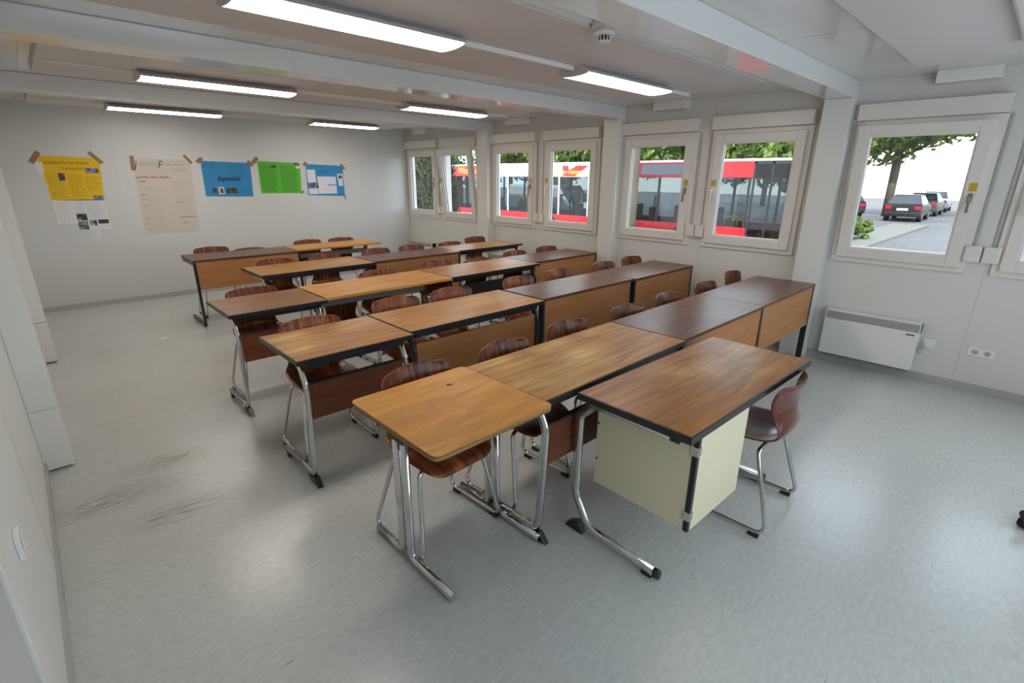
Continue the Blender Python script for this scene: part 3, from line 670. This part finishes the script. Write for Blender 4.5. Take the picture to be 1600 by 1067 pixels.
def photo(parent, x0, x1, z0, z1, c1, c2, lay=2, border=False):
    photo_n[0] += 1
    if border: quad('photo_border', [(x0-.012, z0-.012), (x1+.012, z0-.012), (x1+.012, z1+.012), (x0-.012, z1+.012)], flat('paper_white', (.75, .75, .75)), parent, lay-1)
    m_, nt_, p_ = nm('photo_print_%d' % photo_n[0]); tc_ = nt_.nodes.new('ShaderNodeTexCoord'); n_ = nt_.nodes.new('ShaderNodeTexNoise'); n_.inputs['Scale'].default_value = 17; n_.inputs['Detail'].default_value = 3
    cr_ = nt_.nodes.new('ShaderNodeValToRGB'); cr_.color_ramp.elements[0].position = .42; cr_.color_ramp.elements[1].position = .62
    cr_.color_ramp.elements[0].color = (*c1, 1); cr_.color_ramp.elements[1].color = (*c2, 1)
    L(nt_, tc_.outputs['Object'], n_.inputs['Vector']); L(nt_, n_.outputs['Fac'], cr_.inputs[0]); L(nt_, cr_.outputs[0], p_.inputs['Base Color']); p_.inputs['Roughness'].default_value = .4
    quad('photo', [(x0, z0), (x1, z0), (x1, z1), (x0, z1)], m_, parent, lay)
ink = flat('marker_ink', (.05, .05, .06)); inkb = flat('marker_blue_ink', (.05, .07, .22)); inkbr = flat('marker_brown_ink', (.28, .12, .08)); inky = flat('pencil_on_yellow', (.26, .16, .02)); pw = flat('paper_white', (.75, .75, .75))
t = thing('poster', 'yellow handwritten poster with white printed sheets below, leftmost on back wall', 'poster', (0, 0, 0))
quad('yellow_sheet', [(.285, 1.345), (.79, 1.335), (.835, 1.845), (.265, 1.855)], flat('card_yellow', (.80, .50, .01)), t, 0)
quad('torn_note', [(.225, 1.66), (.285, 1.66), (.29, 1.78), (.222, 1.775)], pw, t, 1)
wtext('Ein Blick ins Reich der Moderne', .30, 1.765, .052, inky, t, sx=.62); wtext('Charlotte Perriand', .44, 1.70, .048, inky, t, sx=.75)
lines('handwriting', t, .30, .46, 1.37, 1.66, 14, inky, 1); lines('handwriting', t, .49, .63, 1.37, 1.64, 14, inky, 1); lines('handwriting', t, .65, .80, 1.45, 1.62, 9, inky, 1)
photo(t, .405, .465, 1.575, 1.66, (.03, .02, .03), (.55, .25, .18)); photo(t, .675, .80, 1.665, 1.72, (.02, .05, .12), (.2, .3, .5)); photo(t, .685, .79, 1.345, 1.395, (.05, .06, .06), (.3, .33, .32))
quad('printed_sheet', [(.29, 1.07), (.53, 1.06), (.53, 1.35), (.285, 1.345)], pw, t, 0); lines('print', t, .31, .45, 1.08, 1.32, 13, flat('print_grey', (.42, .40, .48)), 1)
quad('printed_sheet', [(.531, .985), (.79, .975), (.79, 1.34), (.531, 1.35)], flat('paper_white_b', (.70, .70, .73)), t, 0)
lines('print', t, .60, .78, 1.13, 1.32, 12, flat('print_grey', (.42, .40, .48)), 1); lines('print', t, .48, .575, 1.19, 1.32, 8, flat('print_grey', (.42, .40, .48)), 1)
photo(t, .475, .575, 1.095, 1.18, (.02, .02, .02), (.5, .5, .5)); photo(t, .475, .57, .985, 1.085, (.03, .04, .03), (.45, .45, .45)); photo(t, .59, .66, 1.03, 1.10, (.02, .02, .02), (.6, .6, .6)); photo(t, .675, .78, 1.05, 1.10, (.01, .01, .01), (.03, .03, .03))
quad('loose_slip', [(.61, .86), (.675, .86), (.675, .974), (.61, .974)], flat('paper_white_b', (.70, .70, .73)), t, 0)
tape(t, .235, 1.835, .95, .15, .055); tape(t, .80, 1.845, -.85, .17, .045)
t = thing('poster', 'tall off-white handwritten poster between the yellow and blue ones', 'poster', (0, 0, 0))
quad('sheet', [(1.145, .885), (1.785, .875), (1.825, 1.845), (1.165, 1.855)], flat('paper_cream', (.60, .54, .46)), t, 0)
wtext('J', 1.175, 1.73, .13, inkb, t, sx=.8); wtext('ugend und', 1.225, 1.765, .07, flat('faded_blue_ink', (.32, .34, .42)), t, sx=.72); wtext('F', 1.43, 1.73, .14, inkb, t, sx=.8); wtext('irmen werden', 1.50, 1.765, .065, flat('faded_blue_ink', (.32, .34, .42)), t, sx=.62)
wtext('gemeinsam', 1.60, 1.695, .06, flat('faded_blue_ink', (.32, .34, .42)), t, sx=.6)
lines('handwriting', t, 1.17, 1.58, 1.59, 1.64, 1, inkbr, 1, .5, .05); lines('handwriting', t, 1.20, 1.27, 1.54, 1.58, 1, inkbr, 1, .5); 
for z_ in (1.38, 1.32, 1.24, 1.08, .93): lines('handwriting', t, 1.19, 1.24, z_, z_+.03, 1, inkbr, 1, .5)
lines('handwriting', t, 1.24, 1.42, .95, 1.5, 20, flat('faint_pencil', (.50, .46, .42)), 1, .5); lines('handwriting', t, 1.56, 1.76, 1.12, 1.58, 18, flat('faint_pencil', (.50, .46, .42)), 1, .5)
quad('ruled_line', [(1.57, 1.083), (1.78, 1.088), (1.78, 1.096), (1.57, 1.091)], inkbr, t, 1); lines('handwriting', t, 1.57, 1.66, 1.28, 1.31, 1, inkbr, 1, .5); lines('handwriting', t, 1.60, 1.70, 1.0, 1.03, 1, inkbr, 1, .5)
tape(t, 1.165, 1.79, 1.5, .18, .045); tape(t, 1.80, 1.855, -.9, .13, .035)
t = thing('poster', 'blue poster with three photos along the bottom, left of the green one', 'poster', (0, 0, 0))
quad('sheet', [(1.945, 1.36), (2.58, 1.345), (2.60, 1.825), (1.95, 1.84)], flat('card_blue', (.03, .24, .50)), t, 0)
wtext('Bürgerentscheid!', 2.13, 1.575, .085, flat('deep_blue_ink', (.005, .02, .10)), t, sx=.52, bold=.002)
lines('handwriting', t, 1.97, 2.15, 1.74, 1.81, 2, flat('dark_blue_ink', (.015, .13, .30)), 1); lines('handwriting', t, 2.28, 2.56, 1.62, 1.80, 6, flat('dark_blue_ink', (.015, .13, .30)), 1); lines('handwriting', t, 2.40, 2.56, 1.38, 1.54, 6, flat('dark_blue_ink', (.015, .13, .30)), 1)
photo(t, 2.045, 2.10, 1.40, 1.475, (.03, .03, .03), (.2, .1, .06)); photo(t, 2.135, 2.18, 1.40, 1.475, (.02, .01, .01), (.5, .35, .25), 2, True); photo(t, 2.225, 2.37, 1.395, 1.475, (.015, .01, .02), (.10, .10, .05))
tape(t, 1.94, 1.845, .7, .09, .05); tape(t, 2.60, 1.82, -.8, .09, .045)
t = thing('poster', 'green poster covered in small handwriting between two blue ones', 'poster', (0, 0, 0))
quad('sheet', [(2.70, 1.39), (3.315, 1.385), (3.34, 1.84), (2.70, 1.855)], flat('card_green', (.10, .46, .03)), t, 0)
lines('handwriting', t, 2.73, 2.98, 1.41, 1.80, 18, flat('dark_green_ink', (.02, .12, .01)), 1, .6, .2); lines('handwriting', t, 3.02, 3.29, 1.41, 1.80, 18, flat('dark_green_ink', (.02, .12, .01)), 1, .6, .2)
photo(t, 2.895, 2.965, 1.765, 1.80, (.01, .02, .01), (.05, .06, .02)); photo(t, 3.245, 3.315, 1.795, 1.845, (.01, .01, .01), (.2, .2, .2)); quad('photo_border', [(3.27, 1.76), (3.33, 1.76), (3.33, 1.80), (3.27, 1.80)], pw, t, 1)
tape(t, 2.675, 1.865, .8, .11, .055); tape(t, 3.325, 1.40, .7, .06, .03)
t = thing('poster', 'blue poster with pasted white sheets, rightmost on the back wall', 'poster', (0, 0, 0))
quad('sheet', [(3.415, 1.35), (4.045, 1.325), (4.05, 1.81), (3.425, 1.83)], M['card_blue'], t, 0)
for (a_, b_, c_, d_) in ((3.435, 3.57, 1.545, 1.745), (3.435, 3.585, 1.365, 1.455), (3.595, 3.91, 1.37, 1.64), (3.95, 4.03, 1.49, 1.60), (3.94, 4.04, 1.60, 1.685)):
    quad('pasted_sheet', [(a_, c_), (b_, c_), (b_, d_), (a_, d_)], flat('paper_lilac', (.68, .68, .76)), t, 1)
photo(t, 3.445, 3.50, 1.47, 1.525, (.05, .1, .15), (.2, .3, .4)); photo(t, 3.51, 3.60, 1.46, 1.55, (.02, .02, .03), (.35, .3, .3), 3); photo(t, 3.96, 4.03, 1.61, 1.66, (.05, .05, .05), (.3, .3, .3), 3)
quad('blue_rule', [(3.75, 1.50), (3.905, 1.50), (3.905, 1.515), (3.75, 1.515)], M['card_blue'], t, 2)
wtext('Jugend', 3.62, 1.70, .085, flat('dark_blue_ink', (.015, .13, .30)), t, sx=.8)
tape(t, 3.415, 1.83, .8, .07, .04); tape(t, 4.05, 1.80, -.9, .10, .04); tape(t, 4.045, 1.31, 1.4, .08, .02)

# ------------------------------------------------------------------ castor foot of something on wheels at the right edge
t = thing('rolling_stand', 'grey foot with black castor at the right edge of the floor', 'stand', (3.60, -.44, 0))
d_ = Vector((-.66, .34, 0)).normalized()
bm = B(); tube(bm, [(-.33, .17, .085), (.30, -.155, .085)], .022, 10); mesh('foot_bar', bm, 'steel', t)
bm = B(); tube(bm, [(-.335, .1725, .085), (-.345, .178, .085)], .024, 10); tube(bm, [(.30, -.155, .085), (.31, -.16, .085)], .024, 10); mesh('end_plug', bm, 'black', t)
bm = B(); tube(bm, [(0, 0, .1), (0, 0, 1.2)], .02, 10); mesh('post', bm, 'steel', t)
for q in (-1, 1):
    bx_, by_ = (-.31*1.0 if q < 0 else .28), (.16 if q < 0 else -.145)
    bm = B(); cyl(bm, (bx_-.012, by_-.022, .028), (bx_+.012, by_+.022, .028), .028, 20); mesh('castor', bm, 'black', t)
    bm = B(); box(bm, bx_-.012, bx_+.012, by_-.012, by_+.012, .045, .075, .003); mesh('castor_fork', bm, 'blackm', t)

# ------------------------------------------------------------------ outside: street, bus, cars, trees
GZ = -.6
m, nt, p = nm('asphalt'); M['asphalt'] = m
tc = nt.nodes.new('ShaderNodeTexCoord'); n = nt.nodes.new('ShaderNodeTexNoise'); n.inputs['Scale'].default_value = 1.2; n.inputs['Detail'].default_value = 8
L(nt, tc.outputs['Object'], n.inputs['Vector']); cr = nt.nodes.new('ShaderNodeValToRGB'); cr.color_ramp.elements[0].color = (.07, .07, .08, 1); cr.color_ramp.elements[1].color = (.14, .14, .15, 1)
L(nt, n.outputs['Fac'], cr.inputs[0]); L(nt, cr.outputs[0], p.inputs['Base Color']); p.inputs['Roughness'].default_value = .8
M['red'] = simple('bus_red', (.38, .008, .012), .3); M['buswhite'] = simple('bus_white', (.8, .78, .76), .3); M['yel'] = simple('handrail_yellow', (.85, .6, .03), .35)
M['seat'] = simple('bus_seat_grey', (.16, .16, .19), .7); M['bark'] = simple('bark', (.085, .07, .05), .9, var=.5); M['rub'] = simple('tyre', (.015, .015, .015), .8)
b = B(); box(b, XR+.6, 130, -60, 90, GZ-.1, GZ); o = struct('ground', b, 'asphalt')
b = B(); box(b, 18.6, 24.5, 5.5, 90, GZ, GZ+.1, 0); box(b, 20, 33, 4.05, 5.5, GZ, GZ+.1); struct('pavement', b, flat('paving', (.15, .145, .135)))
# bus (long, red, driving door end to the right)
XB = 15.3; Y0, Y1 = 5.05, 22.6; XB2 = XB+2.5
bus = thing('bus', 'long red city bus parked beyond the windows, yellow web address on its side', 'bus', (XB+1.25, (Y0+Y1)/2, GZ))
ox, oy, oz = bus.location
def bb(name, mat, x0, x1, y0, y1, z0, z1, bev=0.0, par=None):
    bm = B(); box(bm, x0-ox, x1-ox, y0-oy, y1-oy, z0-oz, z1-oz, bev); return mesh(name, bm, mat, par or bus)
bb('side_skirt', 'red', XB, XB+.05, Y0+1.02, Y1, -.32, .27, .01); bb('side_skirt', 'red', XB2-.05, XB2, Y0+.3, Y1, -.32, .27, .01)
bb('roof_band', 'red', XB, XB+.06, Y0+1.02, 11.9, 1.68, 2.13, .01); bb('roof_band', 'red', XB, XB+.06, 17.6, Y1, 1.68, 2.13, .01)
bb('advert_band', 'buswhite', XB, XB+.06, 11.9, 17.6, 1.68, 2.13, .01)
bb('roof_band', 'red', XB2-.06, XB2, Y0+.3, Y1, 1.68, 2.13, .01)
bb('roof', 'buswhite', XB+.02, XB2-.02, Y0+.05, Y1, 2.13, 2.20, .02); bb('end_panel', 'red', XB, XB2, Y1-.05, Y1, -.32, 2.13)
bb('bus_floor', 'dark', XB+.05, XB2-.05, Y0+.1, Y1-.05, -.28, -.22)
bb('side_glass', 'busglass', XB+.02, XB+.035, Y0+1.02, Y1-.05, .27, 1.68); bb('side_glass', 'glass', XB2-.035, XB2-.02, Y0+.3, Y1-.05, .27, 1.68)
bb('front_glass', 'busglass', XB+.05, XB2-.05, Y0, Y0+.02, .1, 2.12); bb('door_glass', 'busglass', XB+.01, XB+.03, Y0+.03, Y0+1.0, -.2, 2.1); bb('front_bumper', 'red', XB, XB2, Y0-.02, Y0+.05, -.32, .1, .02)
for y_ in (Y0+.02, Y0+.50, Y0+.99): bb('door_post', 'blackm', XB, XB+.05, y_-.025, y_+.025, -.25, 2.12)
bb('door_post', 'blackm', XB, XB+.05, Y0, Y0+1.02, 2.05, 2.13)
for q in range(12):
    y_ = 6.15+q*1.45
    if y_ < Y1: bb('window_pillar', 'buswhite' if 11.5 < y_ < 17.8 else 'blackm', XB, XB+.045, y_-.03, y_+.03, .27, 1.68); bb('window_pillar', 'blackm', XB2-.045, XB2, y_-.04, y_+.04, .27, 1.68)
bb('destination_display', flat('display_grey', (.13, .13, .15)), XB-.012, XB, 8.15, 9.75, 1.76, 2.08, .004)
for q in range(9):
    y_ = 7.6+q*1.6
    for xx in (XB+.35, XB2-.45):
        bm = B(); box(bm, xx-.2-ox, xx+.2-ox, y_-.2-oy, y_+.2-oy, .0-oz, .1-oz, .03); box(bm, xx-.2-ox, xx+.2-ox, y_+.16-oy, y_+.24-oy, .1-oz, .72-oz, .03); mesh('passenger_seat', bm, 'seat', bus)
    bm = B(); tube(bm, fillet([(XB+.45-ox, y_+.5-oy, -.22-oz), (XB+.45-ox, y_+.5-oy, .15-oz), (XB+.45-ox, y_+.25-oy, .35-oz), (XB+.45-ox, y_+.2-oy, 1.1-oz)], .12), .03, 8); mesh('handrail', bm, 'yel', bus)
bm = B(); tube(bm, fillet([(XB+.4-ox, 6.9-oy, .1-oz), (XB+.4-ox, 6.9-oy, .5-oz), (XB+.4-ox, 6.5-oy, .6-oz), (XB+.4-ox, 6.5-oy, .1-oz)], .12), .035, 8); mesh('handrail', bm, 'yel', bus)
for y_ in (7.9, 14.0, 20.6):
    for xx, x2 in ((XB+.0, XB+.28), (XB2-.28, XB2)):
        bm = B(); cyl(bm, (xx-.012-ox, y_-oy, GZ+.48-oz), (x2-ox, y_-oy, GZ+.48-oz), .48, 28); mesh('wheel', bm, 'rub', bus)
def btext(s, ys_, z, size, mat, sx=1.0, sh=.25, bold=.004, off=.004):
    mt = Matrix(((0, 0, -1, XB-off-ox), (-1, 0, 0, ys_-oy), (0, 1, 0, z-oz), (0, 0, 0, 1)))
    text('lettering', s, size, mat, bus, mt, .001, sh, bold, sx)
btext('Wittler-reisen', 19.75, 1.80, .40, 'yel', .95, .25, .0)
bm = B(); prism(bm, [(13.25-oy, 2.08-oz), (12.95-oy, 2.08-oz), (12.92-oy, 1.92-oz), (12.55-oy, 2.08-oz), (11.98-oy, 2.08-oz), (12.6-oy, 1.70-oz), (13.2-oy, 1.70-oz)], 'x', XB-.003-ox, XB-ox); mesh('logo', bm, 'red', bus)
btext('wittler-reisen', 13.74, 1.78, .26, 'yel', 1.0, .2, .0, .006)
# cars
def car(x, y, rz, paint, label, s=1.0, van=False):
    t = thing('van' if van else 'car', label, 'van' if van else 'car', (x, y, GZ), rz)
    hw = .86 if not van else .95
    if van: prof = [(-2.2, .3), (2.2, .3), (2.25, .85), (1.75, 1.1), (1.15, 1.85), (-2.15, 1.9), (-2.25, 1.2)]
    else: prof = [(-2.05, .28), (2.05, .28), (2.12, .6), (1.9, .82), (.95, .95), (-1.9, .98), (-2.1, .85), (-2.12, .5)]
    bm = B(); prism(bm, prof, 'y', -hw, hw, .07); mesh('body', bm, paint, t)
    if not van:
        bm = B(); v0 = [(-1.9, -.80, .95), (.95, -.80, .95), (.95, .80, .95), (-1.9, .80, .95)]; v1 = [(-1.45, -.62, 1.42), (.2, -.62, 1.42), (.2, .62, 1.42), (-1.45, .62, 1.42)]
        A = [bm.verts.new(q) for q in v0]; C_ = [bm.verts.new(q) for q in v1]
        for k in range(4): bm.faces.new((A[k], A[(k+1) % 4], C_[(k+1) % 4], C_[k]))
        bm.faces.new(C_); bm.faces.new(A[::-1]); bmesh.ops.bevel(bm, geom=bm.edges[:], offset=.04, segments=2, affect='EDGES'); mesh('greenhouse', bm, flat('car_glass', (.03, .04, .05), .08), t)
        bm = B(); box(bm, -1.42, .18, -.62, .62, 1.40, 1.45, .02); mesh('roof', bm, paint, t)
    else:
        bm = B(); box(bm, 1.2, 1.5, -hw-.004, hw+.004, 1.15, 1.5, .0); prism(bm, [(1.2, 1.85), (1.78, 1.12), (1.8, 1.16), (1.22, 1.88)], 'y', -.8, .8); mesh('windscreen', bm, flat('car_glass', (.03, .04, .05), .08), t)
    for xx in (-1.3, 1.3):
        for sy in (-1, 1):
            bm = B(); cyl(bm, (xx, sy*(hw+.012), .31), (xx, sy*(hw-.2), .31), .31, 22); w_ = mesh('wheel', bm, 'rub', t)
            bm = B(); cyl(bm, (xx, sy*(hw+.02), .31), (xx, sy*(hw+.01), .31), .19, 16); mesh('hubcap', bm, 'steel', w_)
    for sy in (-1, 1):
        xe = -2.125 if not van else -2.25
        bm = B(); box(bm, xe-.01, xe+.15, sy*.66-.13, sy*.66+.13, .68, .86, .02); mesh('tail_light', bm, flat('tail_red', (.6, .01, .02), .2), t)
    bm = B(); box(bm, -2.15, -2.11, -.26, .26, .62, .74, .004); mesh('number_plate', bm, 'buswhite', t)
    bm = B(); box(bm, -2.17, -2.05, -.82, .82, .3, .52, .03); mesh('bumper', bm, paint, t)
    return t
pk = simple('car_black', (.012, .013, .018), .3); pg = simple('car_dark_green', (.03, .06, .06), .25); ps = simple('car_silver', (.35, .37, .4), .3, .3); pwht = simple('van_white', (.75, .76, .78), .3); pr_ = simple('car_red', (.4, .03, .04), .25)
car(37.9, 5.80, .03, pk, 'black hatchback parked at the roadside, seen from behind through the nearest window')
car(44.5, 5.95, .03, pg, 'dark car parked just beyond the black hatchback')
car(39.0, 9.6, .5, pk, 'dark car at the left edge of the nearest window view')
car(51, 6.2, .03, ps, 'silver car farthest along the row beside the street')
car(19.9, 17.9, -1.55, pwht, 'white delivery van seen through the bus windows', van=True)
# trees
m, nt, p = nm('leaves'); M['leaf'] = m
oi = nt.nodes.new('ShaderNodeTexCoord'); n = nt.nodes.new('ShaderNodeTexNoise'); n.inputs['Scale'].default_value = 1.1; n.inputs['Detail'].default_value = 3
L(nt, oi.outputs['Object'], n.inputs['Vector']); cr = nt.nodes.new('ShaderNodeValToRGB'); cr.color_ramp.elements[0].position = .35; cr.color_ramp.elements[1].position = .68
cr.color_ramp.elements[0].color = (.05, .11, .02, 1); cr.color_ramp.elements[1].color = (.27, .37, .08, 1); L(nt, n.outputs['Fac'], cr.inputs[0])
tr = nt.nodes.new('ShaderNodeBsdfTranslucent'); mx = nt.nodes.new('ShaderNodeMixShader'); mx.inputs[0].default_value = .45; out = nt.nodes['Material Output']
L(nt, cr.outputs[0], p.inputs['Base Color']); L(nt, cr.outputs[0], tr.inputs[0]); L(nt, p.outputs[0], mx.inputs[1]); L(nt, tr.outputs[0], mx.inputs[2]); L(nt, mx.outputs[0], out.inputs[0]); p.inputs['Roughness'].default_value = .5
M['needle'] = simple('evergreen', (.11, .11, .06), .8, var=.7)
def leaves(c, rad, n, size, rnd, squash=1.0):
    bm = B(); cl = []
    for i in range(max(6, n//220)):
        d = Vector((rnd.gauss(0, 1), rnd.gauss(0, 1), rnd.gauss(0, 1))).normalized()*rnd.uniform(.35, .95); cl.append((Vector((d.x*rad[0], d.y*rad[1], d.z*rad[2])), rnd.uniform(.22, .42)))
    for i in range(n):
        q, cr_ = rnd.choice(cl); d = Vector((rnd.gauss(0, 1), rnd.gauss(0, 1), rnd.gauss(0, 1))).normalized()*rnd.uniform(.5, 1)*cr_
        pos = Vector(c)+q+Vector((d.x*rad[0], d.y*rad[1], d.z*rad[2]*.8))
        nrm = Vector((rnd.gauss(0, 1), rnd.gauss(0, 1), rnd.gauss(0, 1)+.6)).normalized(); a_ = nrm.orthogonal().normalized(); b_ = nrm.cross(a_)
        ang = rnd.uniform(0, 6.28); a2 = a_*math.cos(ang)+b_*math.sin(ang); b2 = nrm.cross(a2); s_ = size*rnd.uniform(.6, 1.3)
        vs = [bm.verts.new(pos+v_) for v_ in (-a2*s_, b2*s_*.5, a2*s_, -b2*s_*.5)]; bm.faces.new(vs)
    return bm
def tree(x, y, h, rad, label, seed, n=5200, size=.2, lowz=None, leafmat='leaf', tr_=.2):
    rnd = random.Random(seed); t = thing('tree', label, 'tree', (x, y, GZ), 0, 'trees beyond the bus')
    cz = h-rad[2]
    bm = B(); top = Vector((0, 0, cz)); tube(bm, [(0, 0, 0), (.05, .03, h*.2), (-.03, .05, cz*.7), (0, 0, cz)], tr_, 10)
    for q in range(6):
        a_ = q*1.05+rnd.random(); z0 = cz*rnd.uniform(.5, .85)
        tube(bm, [(0, 0, z0), (math.cos(a_)*rad[0]*.3, math.sin(a_)*rad[1]*.3, z0+.9), (math.cos(a_)*rad[0]*.65, math.sin(a_)*rad[1]*.65, cz+rad[2]*.2)], tr_*.35, 7)
    mesh('trunk', bm, 'bark', t)
    mesh('crown', leaves((0, 0, cz), rad, n, size, rnd), leafmat, t); return t
def cone_tree(x, y, h, r, label, seed):
    rnd = random.Random(seed); t = thing('conifer', label, 'tree', (x, y, GZ))
    bm = B(); tube(bm, [(0, 0, 0), (0, 0, h*.9)], .12, 8); mesh('trunk', bm, 'bark', t)
    bm = B()
    for i in range(16000):
        z_ = rnd.uniform(.15, h); rr_ = r*(1-.6*z_/h)*rnd.uniform(.75, 1.05); a_ = rnd.uniform(0, 6.28); p0 = Vector((rr_*math.cos(a_), rr_*math.sin(a_), z_)); d_ = Vector((math.cos(a_), math.sin(a_), .5+rnd.random())).normalized()*.16
        s_ = Vector((-math.sin(a_), math.cos(a_), 0))*.05; bm.faces.new([bm.verts.new(v_) for v_ in (p0-s_, p0+d_, p0+s_)])
    mesh('foliage', bm, 'needle', t)
cone_tree(9.35, 13.55, 5.5, 1.05, 'dense grey-green columnar conifer outside the farthest window', 3)
tree(21.8, 6.6, 7.0, (2.6, 1.9, 2.7), 'leafy green tree behind the front end of the bus', 11, 9000, .17)
tree(21.8, 10.8, 7.2, (2.6, 2.3, 2.8), 'leafy tree with forked trunk rising above the bus display panel', 12, 9000, .17)
tree(22.5, 15.3, 7.0, (2.6, 2.5, 2.7), 'darker leafy tree above the white part of the bus', 13, 8000, .18)
tree(24, 20.6, 7.2, (2.8, 2.7, 2.8), 'leafy tree above the middle of the bus roof', 14, 8000, .18)
tree(25, 26.4, 7.2, (3.0, 3.0, 2.8), 'leafy tree above the rear of the bus', 15, 7500, .2)
tree(24, 33, 7.4, (3.4, 3.4, 2.9), 'leafy tree farthest left beyond the bus end', 16, 6500, .22)
tree(41.0, 7.4, 10.0, (4.5, 8.8, 3.5), 'broad leafy street tree over the parked cars', 17, 12000, .26, tr_=.24)
tree(11.8, 7.72, 8.9, (2.0, 2.0, 2.1), 'slim tree between the building and the bus front', 18, 4200, .15, tr_=.13)
tree(47, 17.5, 8.2, (4.4, 4.4, 3.3), 'hazy leafy tree behind the parked cars at left', 19, 7000, .26)
tree(49, -3.8, 9.0, (4.5, 4.5, 3.0), 'leafy tree across the street at right', 20, 7000, .28)
tree(30.5, 15.5, 9.5, (2.8, 2.8, 4.0), 'tall leafy tree standing behind the first row of trees', 21, 8000, .22)
tree(31, 22.5, 9.5, (3.2, 3.2, 4.0), 'tall leafy tree far behind the middle of the bus', 22, 8000, .22)
tree(30, 9.6, 9.5, (2.4, 2.4, 4.0), 'tall leafy tree far behind the bus display panel', 23, 8000, .22)
for i, (x, y, r_) in enumerate(((22.9, 4.7, .75),)):
    rnd = random.Random(40+i); o = mesh('shrub', leaves((0, 0, .42), (1.1, .55, .42), 2600, .07, rnd), 'leaf', None, (x, y, GZ+.1)); tag(o, 'low green shrub at the kerb, lower left of the nearest window view', 'shrub')
b = B(); box(b, 80, 80.6, -40, 80, GZ, 6.5); o = mesh('pale_building', b, flat('facade_pale', (.75, .74, .70))); tag(o, 'pale sunlit building front at the end of the street', 'building')
